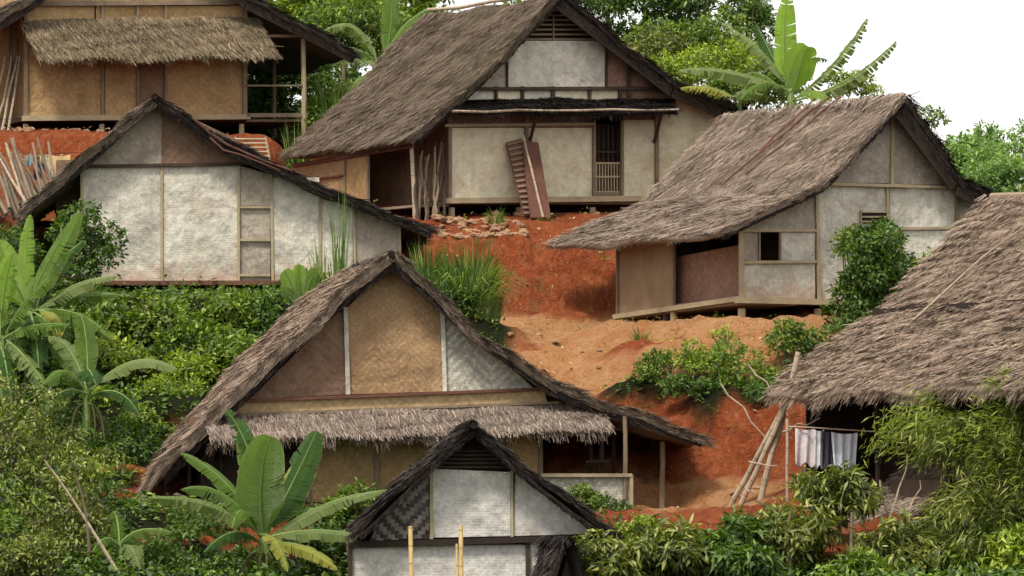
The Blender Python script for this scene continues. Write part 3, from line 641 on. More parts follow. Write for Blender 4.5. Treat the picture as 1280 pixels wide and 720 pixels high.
batten(t, f, (100, 208), (345, 204), .07, .07, 'wooddark', .09); batten(t, f, (98, WB+2), (502, WB+1), .10, .12, 'woodred', .07, 'sill_beam')
stilts(t, f, (104, 205, 301, 400, 498), WB+4, DEP)
fo = .5; E = f.D*(DEP+.9)
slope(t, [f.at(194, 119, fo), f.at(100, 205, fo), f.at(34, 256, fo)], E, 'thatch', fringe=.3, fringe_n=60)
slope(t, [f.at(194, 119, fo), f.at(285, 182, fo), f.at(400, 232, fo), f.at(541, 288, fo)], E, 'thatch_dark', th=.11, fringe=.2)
rake_trim(t, f, [(194, 121), (100, 207), (38, 255)], fo, .1, .10); rake_trim(t, f, [(194, 121), (285, 184), (400, 234), (538, 288)], fo, .1, .14)
ridge_cap(t, f.at(194, 120, fo+.1), f.at(194, 120, fo)+E, 'fibre', .3, 500)
# pale split canes lashed along the right rake
mb = MB(); mb.tube([f.at(x, y, fo+.08) for x, y in ((240, 147), (262, 166), (285, 181), (330, 201), (372, 216))], .03, .02, 6, .2); mb.tube([f.at(x, y, fo+.1) for x, y in ((262, 172), (280, 188), (300, 193), (350, 213))], .022, .015, 6, .2); mb.build('rake_cane', M['woodred'], t)
# yard wall of the left opening
panel(t, Fr(f.at(90, 260, -1.6), 6), rect(70, 200, 101, 352), 'dusk', 0)

# ---- big upper house (centre top)
f = Fr(P(565, 250, 115), 31); t = thing('bamboo_house', 'large cream walled house at the top centre with wide grey thatched roof and slatted vent', 'house', tuple(f.at(700, 268))); f3 = f
DEP = 4.6
house_shell(t, f, 561, 905, 250, 128, 130, (700, 20), DEP, 'dusk')
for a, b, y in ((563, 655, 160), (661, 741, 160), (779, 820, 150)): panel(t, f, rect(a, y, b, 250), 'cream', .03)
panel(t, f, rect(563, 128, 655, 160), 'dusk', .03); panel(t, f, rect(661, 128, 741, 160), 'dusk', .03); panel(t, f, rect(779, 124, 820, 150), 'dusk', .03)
panel(t, f, [(824, 118), (852, 122), (903, 150), (906, 250), (824, 250)], 'cream', .03, label='cream panel under the right roof wing')
# grated doorway
o = panel(t, f, rect(744, 155, 776, 249), 'under', -.25, name='door', label='dark doorway with a slatted lower gate')
for x in (748, 754, 760, 766, 772):
    mb = MB(); mb.bar(f.at(x, 156, -.15), f.at(x, 203, -.15), .035, .03, f.N); s = mb.build('slat', M['wooddark'], o)
for i in range(9):
    x = 745.5+i*3.7; mb = MB(); mb.bar(f.at(x, 204, -.02), f.at(x, 240, -.02), .03, .03, f.N); mb.build('slat', M['woodpale'], o)
for y in (204, 221, 240): mb = MB(); mb.bar(f.at(743, y, .0), f.at(777, y, .0), .045, .03, f.N); mb.build('rail', M['woodpale'], o)
for x in (742.5, 777.5): batten(t, f, (x, 150), (x, 250), .07, .08, 'wood', .07)
batten(t, f, (742, 244), (778, 244), .14, .05, 'wood', .02); batten(t, f, (742, 190), (778, 190), .04, .04, 'wooddark', -.1)
for x in (562, 658, 821): batten(t, f, (x, 128), (x, 252), .09, .08, 'wood', .07)
batten(t, f, (556, 251), (905, 247), .13, .14, 'woodpale', .08, 'sill_beam'); batten(t, f, (556, 157), (742, 155), .07, .06, 'woodpale', .09)
stilts(t, f, (566, 650, 742, 830, 900), 254, DEP, r=.08)
# strip under the gable and the gable itself
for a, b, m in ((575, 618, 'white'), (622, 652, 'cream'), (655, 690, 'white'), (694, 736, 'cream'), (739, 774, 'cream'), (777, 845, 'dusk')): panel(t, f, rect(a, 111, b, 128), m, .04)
for x in (620, 653, 691, 737, 775): batten(t, f, (x, 108), (x, 130), .07, .07, 'wooddark', .09)
panel(t, f, [(634, 110), (634, 58), (642, 51), (756, 51), (756, 110)], 'white', .05, label='grey white painted gable panel')
panel(t, f, [(596, 110), (634, 110), (634, 64), (598, 100)], 'grey', .04); panel(t, f, [(758, 110), (758, 46), (790, 60), (843, 108)], 'red', .04)
batten(t, f, (758, 48), (758, 110), .06, .05, 'wooddark', .07); batten(t, f, (785, 66), (787, 122), .09, .06, 'wooddark', .1); batten(t, f, (634, 56), (634, 110), .05, .05, 'wooddark', .07)
batten(t, f, (592, 111), (850, 110), .08, .09, 'wooddark', .10)
# louvred vent
o = panel(t, f, [(652, 50), (700, 2), (750, 50)], 'under', -.12, name='vent')
for i, y in enumerate((13, 19, 25, 31, 37, 43, 49)):
    hw = (y+2)*.98; mb = MB(); mb.bar(f.at(702-hw, y, .05), f.at(702+hw, y, .05), .045, .03, f.N); mb.build('slat', M['wood'], o)
batten(t, f, (692, 18), (692, 50), .035, .03, 'wood', .09)
# little dark pent roof over the doorway
pent(t, f, (566, 125, 838, 128), (573, 141, 845, 139), .07, 'fibre', .8, .1, .22, dens=130, blen=.25, fringe_n=120)
mb = MB(); mb.tube(crooked(f.at(566, 139, .84), f.at(848, 137, .84), 8, .015), .035, .03, 6); mb.build('awning_pole', M['bamboogrey'], t)
for x in (662, 818): mb = MB(); mb.bar(f.at(x, 178, .08), f.at(x+9, 142, .75), .06, .06, f.N); mb.build('bracket', M['wooddark'], t)
# left side wall under the low eave, seen obliquely
s = f.side(f.at(515, 250)); 
panel(t, s, [(432, 187), (459, 184), (459, 252), (432, 256)], 'brown', 0); panel(t, s, [(366, 205), (430, 196), (430, 256), (366, 262)], 'gold', 0)
mb = MB(); mb.bar(s.at(366, 207, .04), s.at(517, 182, .04), .09, .06, s.N); mb.build('batten', M['woodred'], t); mb = MB(); mb.bar(s.at(366, 226, .04), s.at(431, 219, .04), .04, .04, s.N); mb.build('batten', M['woodred'], t)
mb = MB(); mb.bar(s.at(431, 194, .03), s.at(431, 256, .03), .06, .05, s.N); mb.build('batten', M['wood'], t); mb = MB(); mb.bar(s.at(460, 184, .03), s.at(460, 258, .03), .08, .06, s.N); mb.build('batten', M['wood'], t)
a = s.at(514, 172, .0); b = s.at(519, 278, .0); post(t, Vector((b.x, b.y, gz(b.x, b.y)-.1)), a, .055, 'bamboogrey')
s2 = f.side(f.at(530, 250, 0)); 
fo = .55; E = f.D*6.4
mb = MB(); q = [s.at(515, 256, -.02), f.at(562, 255, -.02)]; mb.prism3(Fr(q[0], N=Vector((0, 0, 1))), [q[0], q[1], q[1]+f.D*4.5, q[0]+f.D*4.5], .06); mb.build('porch_deck', M['wood'], t)
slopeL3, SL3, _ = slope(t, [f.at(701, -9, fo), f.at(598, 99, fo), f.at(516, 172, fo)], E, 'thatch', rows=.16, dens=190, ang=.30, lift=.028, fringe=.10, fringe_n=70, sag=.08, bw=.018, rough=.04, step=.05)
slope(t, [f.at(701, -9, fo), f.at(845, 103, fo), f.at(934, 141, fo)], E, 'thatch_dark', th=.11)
rake_trim(t, f, [(701, -7), (845, 105), (932, 141)], fo, .22, .26); rake_trim(t, f, [(701, -7), (598, 101), (520, 172)], fo, .12, .1)
mb = MB(); mb.tube([SL3(0, u)+Vector((0, 0, .1)) for u in (.0, .25, .5, .75, 1)], .05, .045, 8); mb.build('ridge_pole', M['white'] if False else M['bamboogrey'], t)

# ---- right house
f = Fr(P(925, 376, 105), 31); t = thing('bamboo_house', 'grey woven house on the right with a small square window and open side porch', 'house', tuple(f.at(1000, 400))); f4 = f
DEP = 6.3
yB = 374
house_shell(t, f, 926, 1222, yB, 292, 248, (1130, 140), 5.0, 'dusk', sides=False)
for pts_, m in (([(928, 287), (928, 276), (1019, 240), (1019, 287)], 'grey'), (rect(928, 290, 948, 326), 'grey'), (rect(976, 290, 1019, 326), 'white4'), (rect(928, 329, 1019, yB), 'white4'), ([(1023, 236), (1023, 231), (1108, 232), (1110, yB), (1023, yB)], 'white4'), (rect(1112, 235, 1194, 284), 'white4'), (rect(1112, 288, 1194, yB+4), 'white4'), ([(1198, 236), (1222, 240), (1222, yB+6), (1198, yB+5)], 'grey')):
    panel(t, f, pts_, m, .03)
for u_, d0_, d1_, zz in ((5.9, .05, 5, 248), ):
    q0 = f.at(926, yB)+f.U*u_; z0q = f.at(926, yB).z; z1q = f.at(1222, zz).z-.3; fr_ = Fr(q0, N=f.U); mb = MB(); mb.prism3(fr_, [Vector((*(q0+f.D*a_).xy, z_)) for a_, z_ in ((d0_, z0q), (d1_, z0q), (d1_, z1q), (d0_, z1q))], .04); mb.build('side_wall', M['dusk'], t)
# window: a real opening with frame
wf = MB()
for p, q in (((948, 289), (976, 289)), ((948, 327), (976, 327)), ((949, 288), (949, 328)), ((975, 288), (975, 328))): wf.bar(f.at(*p, .05), f.at(*q, .05), .045, .05, f.N)
wf.build('window_frame', M['wood'], t)
ws = MB()
for y in (265, 271, 277): ws.bar(f.at(1076, y, .07), f.at(1110, y, .07), .035, .04, f.N)
ws.bar(f.at(1076, 263, .07), f.at(1076, 279, .07), .03, .04, f.N); o = panel(t, f, rect(1077, 264, 1109, 279), 'under', .045, .01, 'vent'); ws.build('slat', M['woodpale'], o)
for p, q, w_ in (((928, 288), (1020, 288), .06), ((928, 328), (1020, 327), .06), ((1112, 286), (1196, 285), .06), ((1021, 236), (1024, yB), .08), ((1109, 232), (1111, yB), .06), ((1196, 236), (1197, yB), .09), ((926, 288), (927, yB+2), .11)): batten(t, f, p, q, w_, .05, 'woodpale' if p[0] != 1196 else 'wood', .065)
batten(t, f, (920, yB+1), (1224, yB+8), .13, .14, 'woodpale', .08, 'sill_beam')
panel(t, f, [(1043, 228), (1114, 229), (1114, 146), (1110, 150)], 'grey', .05); panel(t, f, [(1118, 230), (1200, 231), (1178, 196), (1130, 136), (1118, 146)], 'grey', .05, label='dull pink brown gable panel'); batten(t, f, (1116, 140), (1115, 232), .09, .05, 'woodpale', .08)
batten(t, f, (1038, 230), (1222, 235), .07, .09, 'woodpale', .12)
stilts(t, f, (929, 1024, 1110, 1196), yB+6, DEP, r=.085)
mb = MB()
# side porch: outer wall runs back from the corner post
s = f.side(f.at(925, 376)); 
panel(t, s, [(771, 296), (842, 288), (841, 386), (772, 395)], 'woodpale' if False else 'cream2', 0, label='smooth tan board panel at the rear of the porch')
panel(t, s, [(842, 322), (925, 306), (925, 372), (842, 384)], 'red', -.25, name='porch_wall', label='reddish brown woven low wall inside the side porch'); 
s5 = f.side(f.at(925, 376)+f.U*2.3); zt = f.at(925, 272).z; zb = f.at(925, 380).z; q0 = f.at(925, 376)+f.U*2.3; mb = MB(); mb.prism3(s5, [Vector((*(q0+f.D*a_).xy, z_)) for a_, z_ in ((.3, zb), (4.7, zb), (4.7, zt+.3), (.3, zt+.3))], .04); mb.build('porch_wall', M['dusk'], t)
mb.bar(s.at(768, 396, .03), s.at(926, 373, .03), .11, .1, s.N); mb.build('porch_sill', M['woodpale'], t)
mb = MB(); mb.bar(s.at(842, 290, .03), s.at(842, 386, .03), .08, .06, s.N); mb.build('batten', M['wood'], t); mb = MB(); mb.bar(s.at(772, 298, .03), s.at(772, 398, .03), .06, .06, s.N); mb.build('batten', M['wood'], t)
q = [s.at(926, 376), s.at(770, 396)]; mb = MB(); mb.prism3(Fr(q[0], N=Vector((0, 0, 1))), [q[0], q[0]+f.U*1.5, q[1]+f.U*1.5, q[1]], .07); mb.build('porch_deck', M['wood'], t)
for x, y in ((776, 398), (842, 388)):
    a = s.at(x, y, -.05); mb = MB(); mb.tube([Vector((a.x, a.y, gz(a.x, a.y)-.15)), a], .08, .075, 8); mb.build('stilt', M['woodpale'], t)
fo = .5; E = f.D*7.2
o, SL4, _ = slope(t, [f.at(1131, 122, fo), f.at(1026, 232, fo), f.at(903, 291, fo)], E, 'thatch_pale', rows=.17, dens=190, lift=.028, fringe=.10, fringe_n=70, sag=.04, bw=.018, th=.12, rough=.035, step=.05, ang=.4)
slope(t, [f.at(1131, 122, fo), f.at(1204, 220, fo), f.at(1240, 242, fo)], E, 'thatch_dark', th=.11)
rake_trim(t, f, [(1131, 124), (1204, 222), (1239, 242)], fo, .26, .34); rake_trim(t, f, [(1131, 124), (1026, 234), (905, 291)], fo, .09, .08)
ridge_cap(t, SL4(0, 0), SL4(0, 1), 'thatch_pale', .3, 700)
mb = MB()
for (s0, u0), (s1, u1) in (((-.02, .42), (.46, .60)), ((-.03, .36), (.42, .50)), ((0, .5), (.3, .56))):
    mb.tube(crooked(SL4(max(s0, 0), u0)+f.U*.1+Vector((0, 0, .22)), SL4(s1, u1)+Vector((0, 0, .12)), 6, .02), .03, .02, 6)
mb.build('roof_pole', M['woodred'], t)
mb = MB(); mb.tube(crooked(SL4(.05, .03)+Vector((0, 0, .05)), f.at(1150, 114, .6), 4, .02), .02, .01, 5); mb.build('ridge_stick', M['bamboogrey'], t)

# ---- centre house
f = Fr(P(490, 620, 96), 9); t = thing('bamboo_house', 'large house in the middle with golden woven gable and long ragged thatched awning', 'house', tuple(f.at(500, 650))); f5 = f
DEP = 5.2
yB = 628
house_shell(t, f, 250, 676, yB, 520, 500, (490, 345), DEP, 'dusk')
panel(t, f, rect(252, 520, 385, yB), 'under', -.03)
panel(t, f, rect(385, 518, 470, yB), 'brown', .0); panel(t, f, rect(472, 515, 600, yB), 'brown', .0); panel(t, f, rect(602, 512, 676, yB), 'brown', .0)
for x in (386, 471, 601, 676): batten(t, f, (x, 515), (x, yB), .08, .06, 'wood', .04)
panel(t, f, [(312, 499), (432, 493), (431, 388), (420, 392)], 'dusk', .05, label='dark reddish left gable panel'); panel(t, f, [(436, 493), (553, 489), (552, 385), (515, 352), (488, 338), (452, 366), (433, 386)], 'gold', .05, label='golden zigzag weave centre panel')
panel(t, f, [(557, 489), (668, 486), (600, 424), (556, 388)], 'checker', .05, label='whitish coarse weave right gable panel')
batten(t, f, (432, 384), (435, 493), .085, .06, 'white', .09); batten(t, f, (553, 388), (556, 490), .08, .06, 'white', .09)
batten(t, f, (303, 501), (678, 486), .06, .09, 'woodred', .13); panel(t, f, [(296, 503), (680, 488), (684, 503), (290, 518)], 'gold2', .09, name='fascia')
batten(t, f, (250, 520), (700, 503), .05, .05, 'wood', .14)
pent(t, f, (258, 517, 742, 508), (268, 549, 760, 533), .12, 'thatch_grey', .95, .13, .34, ang=.12, lift=.02, dens=130, blen=.36, bw=.022, fringe_n=120)
# open porch on the right with a half wall
panel(t, f, rect(678, 594, 789, 660), 'checker', .6, label='low pale half wall of the open porch'); batten(t, f, (676, 594), (790, 594), .07, .09, 'woodpale', .66); batten(t, f, (789, 594), (789, 662), .07, .07, 'woodpale', .66)
for x, o_, b in ((738, .0, 592), (752, .3, 592), (767, -.6, 592), (781, .62, 594)):
    post(t, f.at(x, b+30, o_), f.at(x, 520, o_), .05, 'under' if x != 781 else 'wood')
batten(t, f, (732, 577), (762, 576), .06, .06, 'under', .4, 'rail'); batten(t, f, (700, 538), (790, 536), .07, .07, 'wooddark', .2, 'beam')
a = f.at(828, 552, -.2); g = gz(a.x, a.y); post(t, Vector((a.x, a.y, g-.15)), a, .06, 'wood')
fo = .55; E = f.D*(DEP+.9)
slope(t, [f.at(491, 318, fo), f.at(430, 360, fo), f.at(352, 432, fo), f.at(282, 503, fo), f.at(196, 590, fo)], E, 'thatch_tan', th=.2, dens=90, fringe=.35, fringe_n=90, rake_n=220)
slope(t, [f.at(491, 318, fo), f.at(600, 415, fo), f.at(690, 480, fo), f.at(760, 508, fo), f.at(886, 547, fo)], E, 'thatch', th=.14, dens=80, rake_n=160)
rake_trim(t, f, [(491, 322), (430, 366), (352, 438), (282, 509), (200, 594)], fo-.02, .16, .1, n=90); rake_trim(t, f, [(491, 322), (600, 418), (690, 483), (760, 511), (880, 548)], fo, .12, .12)
ridge_cap(t, f.at(490, 318, fo+.12), f.at(490, 318, fo)+E, 'fibre', .25, 300)
# drooping tuft at the foot of the left rake
o, _, _ = slope(t, [f.at(232, 560, fo+.1), f.at(200, 585, fo+.1), f.at(176, 618, fo+.1)], f.D*1.6, 'thatch_tan', th=.14, dens=120, fringe=.3, fringe_n=160, name='thatch_tuft')
o, _, _ = slope(t, [f.at(282, 520, fo-.1), f.at(262, 556, fo-.1)], f.D*1.0, 'thatch_tan', th=.1, dens=120, fringe=.3, fringe_n=160, name='thatch_tuft')
for x in (205, 236, 275, 330): a = f.at(x, 640, .1); post(t, Vector((a.x, a.y, gz(a.x, a.y)-.1)), f.at(x, 560, .1), .05, 'under')

# ---- small house at the bottom
f = Fr(P(600, 700, 88), 3); t = thing('bamboo_house', 'small grey gabled house at the bottom with a dark spiky roof ridge', 'house', tuple(f.at(600, 760))); f6 = f
DEP = 3.6
yB = 752
house_shell(t, f, 437, 742, yB, 668, 655, (592, 550), DEP, 'grey')
panel(t, f, rect(439, 681, 512, yB), 'chalk', .03); panel(t, f, rect(514, 681, 575, yB), 'chalk', .03); panel(t, f, rect(577, 681, 657, yB), 'chalk', .03); panel(t, f, rect(663, 677, 741, yB), 'chalk', .03)
for x in (438, 660, 741): batten(t, f, (x, 678), (x, yB), .08, .06, 'wooddark', .06)
panel(t, f, [(462, 676), (538, 673), (538, 588), (470, 660)], 'zigzag', .04, label='black and white zigzag weave panel'); panel(t, f, [(541, 672), (638, 670), (638, 590), (541, 586)], 'chalk', .04); panel(t, f, [(642, 670), (740, 667), (690, 620), (644, 586)], 'chalk', .04)
batten(t, f, (539.5, 584), (539.5, 674), .06, .05, 'woodpale', .07); batten(t, f, (640, 588), (640, 671), .05, .05, 'woodpale', .07); batten(t, f, (440, 681), (748, 672), .11, .1, 'under', .10)
o = panel(t, f, [(540, 586), (640, 588), (596, 546), (588, 546)], 'under', .0, name='vent')
for i, y in enumerate((564, 569, 574, 579, 584)): hw = (y-545)*1.2; mb = MB(); mb.bar(f.at(592-hw, y, .08), f.at(592+hw, y, .08), .035, .03, f.N); mb.build('slat', M['wooddark'], o)
stilts(t, f, (440, 590, 740), yB+2, DEP)
fo = .5; E = f.D*(DEP+.8)
slope(t, [f.at(592, 530, fo), f.at(540, 575, fo), f.at(478, 636, fo), f.at(446, 668, fo)], E, 'thatch_dark', th=.07, fringe_n=50, rake_n=60); slope(t, [f.at(592, 530, fo), f.at(650, 582, fo), f.at(720, 636, fo), f.at(781, 678, fo)], E, 'thatch_dark', th=.07, fringe_n=50, rake_n=60)
rake_trim(t, f, [(592, 536), (540, 581), (478, 642), (448, 670)], fo+.03, .05, .09, n=80); rake_trim(t, f, [(592, 536), (650, 588), (720, 642), (778, 680)], fo+.03, .05, .09, n=80)
ridge_cap(t, f.at(592, 530, fo+.2), f.at(592, 530, fo)+E, 'fibre', .3, 900, .08)

# ---- near right house, big tan roof
t = thing('bamboo_house', 'open shelter at the right edge under a huge tan thatched roof, laundry below', 'house', tuple(P(1150, 600, 93)))
a = P(959, 497, 95); D7 = Vector((-math.sin(R(24)), math.cos(R(24)), 0)); U7 = Vector((math.cos(R(24)), math.sin(R(24)), 0))
rb = P(1240, 249, 96.8)
front_ridge = rb-D7*12; front_eave = a-D7*12
mid = front_ridge.lerp(front_eave, .45)+Vector((0, 0, -.24))
o, SL7, _ = slope(t, [front_ridge, mid, front_eave], D7*12, 'thatch_tan', th=.16, rows=.26, dens=260, blen=.26, bw=.021, fringe=.34, fringe_n=130, lift=.045, rough=.05, step=.08, sag=.0, ang=.42)
slope(t, [front_ridge, front_ridge+U7*3.4-Vector((0, 0, 3.3))], D7*12, 'thatch_tan', dens=30, fringe_n=20)
ridge_cap(t, front_ridge+Vector((0, 0, .03)), rb+Vector((0, 0, .03)), 'thatch_tan', .25, 700, h=.0)
s7 = Fr(a+U7*.9, N=-U7)
mb = MB()
for d_ in (.5, 3.2, 6, 9): 
    p = a+U7*.75-D7*d_; post(t, Vector((p.x, p.y, gz(p.x, p.y)-.1)), p+Vector((0, 0, .45)), .06, 'under')
p0 = a+U7*.75; mb.bar(p0+Vector((0, 0, .4)), p0-D7*12+Vector((0, 0, .4)), .1, .08, -U7); mb.build('beam', M['under'], t)
def q7(u0, d0, u1, d1, z0, z1, nm, m):
    p = a+U7*u0-D7*d0; q = a+U7*u1-D7*d1; fr = Fr(p, N=(q-p).cross(Vector((0, 0, 1))).normalized()); mb = MB(); mb.prism3(fr, [Vector((p.x, p.y, z0)), Vector((q.x, q.y, z0)), Vector((q.x, q.y, z1)), Vector((p.x, p.y, z1))], .05); mb.build(nm, M[m], t)
q7(2.2, .3, 2.2, 12, -.9, 3.4, 'wall_panel', 'under'); q7(6.4, .3, .7, .3, -.9, 1.9, 'wall_panel', 'under')  # near-black walls put the shade of the open interior into colour
q7(.8, 3.6, .8, 12, -.5, .0, 'half_wall', 'wooddark')
mb = MB(); z7 = -.55; pp = [a+U7*.8-D7*2.5, a+U7*.8-D7*12, a+U7*2.3-D7*12, a+U7*2.3-D7*2.5]; mb.prism3(Fr(Vector((0, 0, z7)), N=Vector((0, 0, 1))), [Vector((q.x, q.y, z7)) for q in pp], .08); mb.build('floor_deck', M['wood'], t)
mb = MB()
for i in range(18): p = a+U7*.83-D7*(2.6+i*.14); mb.bar(Vector((p.x, p.y, -.55)), Vector((p.x, p.y, -.12)), .04, .03, -U7)
mb.build('slat_railing', M['woodpale'], t)
# dry creeper arching over the roof
pt = [SL7(.78, .79), SL7(.58, .77)+Vector((0, 0, .15)), SL7(.36, .72)+Vector((-.1, 0, .4)), SL7(.22, .62)+Vector((0, 0, .4)), SL7(.2, .52)+Vector((0, 0, .12))]
pts_s = []
for i in range(len(pt)-1):
    for k in range(5):
        u = k/5; p0, p1, p2, p3 = pt[max(i-1, 0)], pt[i], pt[i+1], pt[min(i+2, len(pt)-1)]
        pts_s.append(.5*((2*p1)+(p2-p0)*u+(2*p0-5*p1+4*p2-p3)*u*u+(3*p1-p0-3*p2+p3)*u**3))
mb = MB(); mb.tube(pts_s, .028, .014, 6); mb.tube([pts_s[13], pts_s[13]+Vector((-.2, 0, .35)), pts_s[13]+Vector((-.33, 0, .75))], .016, .007, 5)
o = mb.build('dry_creeper', M['bamboogrey']); tagit(o, 'long dry creeper stem arching over the huge tan roof', 'branch')
for i in range(3):
    p = SL7(.62+.12*i, .62-.1*i)+Vector((0, 0, .06)); mb = MB(); mb.tube(crooked(p, SL7(.5+.12*i, .42-.1*i)+Vector((0, 0, .1)), 6, .03), .02, .01, 5); o = mb.build('twig', M['bamboogrey']); tagit(o, ['thin dry twig lying highest of those on the tan roof', 'thin dry twig lying across the middle of the tan roof', 'thin dry twig lying nearest the ragged eave of the tan roof'][i], 'twig', 'twigs fallen on the tan roof')

# ---- little dark roof peak at the bottom edge
f = Fr(P(700, 700, 85.5), 35); t = thing('thatched_hut', 'tiny hut at the bottom edge showing only its black fibre roof peak', 'hut', tuple(f.at(700, 760)))
slope(t, [f.at(711, 677, .2), f.at(690, 735, .2)], f.D*.8, 'thatch_dark', dens=110, fringe_n=50, th=.07); slope(t, [f.at(711, 677, .2), f.at(730, 735, .2)], f.D*.8, 'fibre', th=.07)
panel(t, f, [(698, 735), (713, 684), (728, 735)], 'under', 0); ridge_cap(t, f.at(711, 677, .25), f.at(711, 677, .2)+f.D*.8, 'fibre', .2, 300, .0)
for x in (696, 728):
    a_ = f.at(x, 734); post(t, Vector((a_.x, a_.y, gz(a_.x, a_.y)-.1)), a_, .05, 'wooddark')
# ---- grey lean-to roof low on the right
f = Fr(P(1160, 660, 90.5), 28); t = thing('thatched_hut', 'low hut on the lower right with a faded grey thatched roof behind bamboo sprays', 'hut', tuple(f.at(1180, 680)))
slope(t, [f.at(1262, 560, .2), f.at(1140, 646, .2)], f.D*2.4, 'thatch_pale', dens=110, fringe_n=70, th=.12); slope(t, [f.at(1262, 560, .2), f.at(1370, 640, .2)], f.D*2.4, 'thatch_pale', th=.12, dens=50)
panel(t, f, [(1165, 690), (1165, 640), (1262, 572), (1350, 640), (1350, 690)], 'grey', 0)
for x in (1165, 1350): a_ = f.at(x, 688); post(t, Vector((a_.x, a_.y, gz(a_.x, a_.y)-.1)), a_+Vector((0, 0, .6)), .05, 'wooddark')

# ================================================================== SMALL THINGS
# plank doors leaning on the big house
f = f3
def slab(label, quad, offs, mat, ribs=0):
    pts3 = [f.at(x, y, o) for (x, y), o in zip(quad, offs)]; n = (pts3[1]-pts3[0]).cross(pts3[3]-pts3[0]).normalized(); n = -n if n.y > 0 else n
    mb = MB(); mb.prism3(Fr(pts3[0], N=n), pts3, .05)
    o = thing('plank_door', label, 'door panel', tuple(pts3[0])); mb.build('board', M[mat], o)
    mb = MB()
    for i in range(ribs):
        u = (i+.5)/ribs; a_ = pts3[0].lerp(pts3[3], u)+n*.025; b_ = pts3[1].lerp(pts3[2], u)+n*.025; mb.bar(a_, b_, .05, .03, n)
    if ribs: mb.build('rib', M['wood'], o)
    return o
slab('dark ribbed shutter panel leaning behind the plank door on the cream wall', [(633, 178), (652, 173), (669, 270), (655, 270)], (.15, .15, .75, .75), 'woodred', 14)
slab('reddish brown plank door leaning on the cream wall under the pent roof', [(652, 175), (673, 178), (689, 272), (664, 272)], (.2, .2, .95, .95), 'woodred', 0)
mb = MB(); a = f.at(654, 168, .35); b = f.at(679, 272, 1.15); mb.tube(crooked(b, a, 6, .01), .03, .026, 7); o = mb.build('bamboo_pole', M['bamboogrey']); tagit(o, 'thin pale pole leaning in front of the reddish plank door', 'pole')
# sticks stacked upright at the corner of the big house
for i in range(14):
    x = 523+i*2.7+random.uniform(-1, 1); b = f.at(x+random.uniform(-7, 5), 272, .35+random.uniform(-.1, .3)); top = f.at(x+random.uniform(-3, 5), random.uniform(178, 200), random.uniform(-.2, .1)); g = gz(b.x, b.y)
    mb = MB(); mb.tube(crooked(Vector((b.x, b.y, g)), top, 6, .025), random.uniform(.025, .045), .025, 6); o = mb.build('stick', M[random.choice(('wood', 'bark', 'wooddark', 'wooddark', 'wood'))]); tagit(o, 'tall stick stacked upright in the dark left corner of the cream walled house', 'stick', 'sticks stacked at the cream house corner')
# heap of dry poles at the left edge
n_ = 0
for i in range(52):
    bx = random.uniform(-25, 78); b = P(bx, random.uniform(255, 278), 111.2+random.uniform(-.4, .5)); tx = bx-random.uniform(10, 40)-(75-bx)*.1; tp = P(tx, random.uniform(170, 215)-bx*.0, 112.2+random.uniform(-.4, .3)); b.z = max(b.z, gz(b.x, b.y)+.02)
    mb = MB(); mb.tube(crooked(b, tp, 5, .02), random.uniform(.03, .05), .028, 7); o = mb.build('bamboo_pole', M[random.choice(('bamboogrey', 'bamboogrey', 'wood', 'bark'))]); tagit(o, 'dry pale pole in the leaning heap at the left edge', 'pole', 'dry poles heaped at the left edge')
# clothes hung beyond the heap
def cloth_sheet(name, label, cat, pts_top, drop, mat, folds=3, amp=.06, group=None, th=.008, nx=22, nz_=12, taper=.0):
    V = []; W = nx+1
    for j in range(nz_+1):
        for i in range(nx+1):
            u = i/nx; v = j/nz_; p = pts_top[0].lerp(pts_top[1], u); d = (pts_top[1]-pts_top[0]).normalized().cross(Vector((0, 0, 1))).normalized()
            y = math.sin(u*folds*6.28+v*1.3)*amp*(.3+v); ctr = pts_top[0].lerp(pts_top[1], .5); q = p.lerp(Vector((ctr.x, ctr.y, p.z)), taper*v)
            V.append(q+d*y-Vector((0, 0, drop*v*(1+.08*math.sin(u*9))+.03*math.sin(u*math.pi))))
    K = len(V); V += [q+Vector((0, th, 0)) for q in V]
    F = [(j*W+i, (j+1)*W+i, (j+1)*W+i+1, j*W+i+1) for j in range(nz_) for i in range(nx)]+[(K+j*W+i, K+j*W+i+1, K+(j+1)*W+i+1, K+(j+1)*W+i) for j in range(nz_) for i in range(nx)]
    o = mesh(name, V, F, mat, None, smooth=True); return tagit(o, label, cat, group)
CM = {k: cloth('cloth_'+k, c) for k, c in dict(white=(.74, .80, .88), pinkish=(.58, .52, .54), grey=(.66, .68, .70), dark=(.05, .05, .07), navy=(.02, .03, .08), yellow=(.50, .44, .20), cyan=(.22, .30, .34), ochre=(.62, .45, .22), cream=(.78, .76, .55), green=(.02, .30, .08), maroon=(.18, .02, .03)).items()}
LY = 113.6
def hang(label, x0, y0, x1, y1, d, drop_px, mat, **k):
    return cloth_sheet(k.pop('name', 'cloth'), label, k.pop('cat', 'cloth'), (P(x0, y0, d), P(x1, y1, d)), drop_px*d/FPX, CM[mat], **k)
hang('dull blue cloth hung between the pole heap and the white house', 33, 193, 44, 192, LY, 14, 'cyan', folds=2, amp=.03)
hang('dark navy cloth hung low beside the pole heap', 42, 196, 56, 196, LY-.1, 26, 'navy', folds=2, amp=.03)
hang('small yellow cloth hung beside the dark navy one', 50, 192, 62, 192, LY-.2, 11, 'yellow', folds=2, amp=.03)
hang('ochre cloth hung nearest the white house roof', 63, 194, 88, 193, LY, 28, 'ochre', folds=1, amp=.02)
mb = MB(); mb.tube(crooked(P(-30, 193, LY), P(110, 191, LY), 8, .01), .008, .008, 5)
t = thing('clothes_line', 'thin line holding the small cloths above the pole heap', 'clothes line', tuple(P(110, 195, LY))); mb.build('line', M['wooddark'], t); 
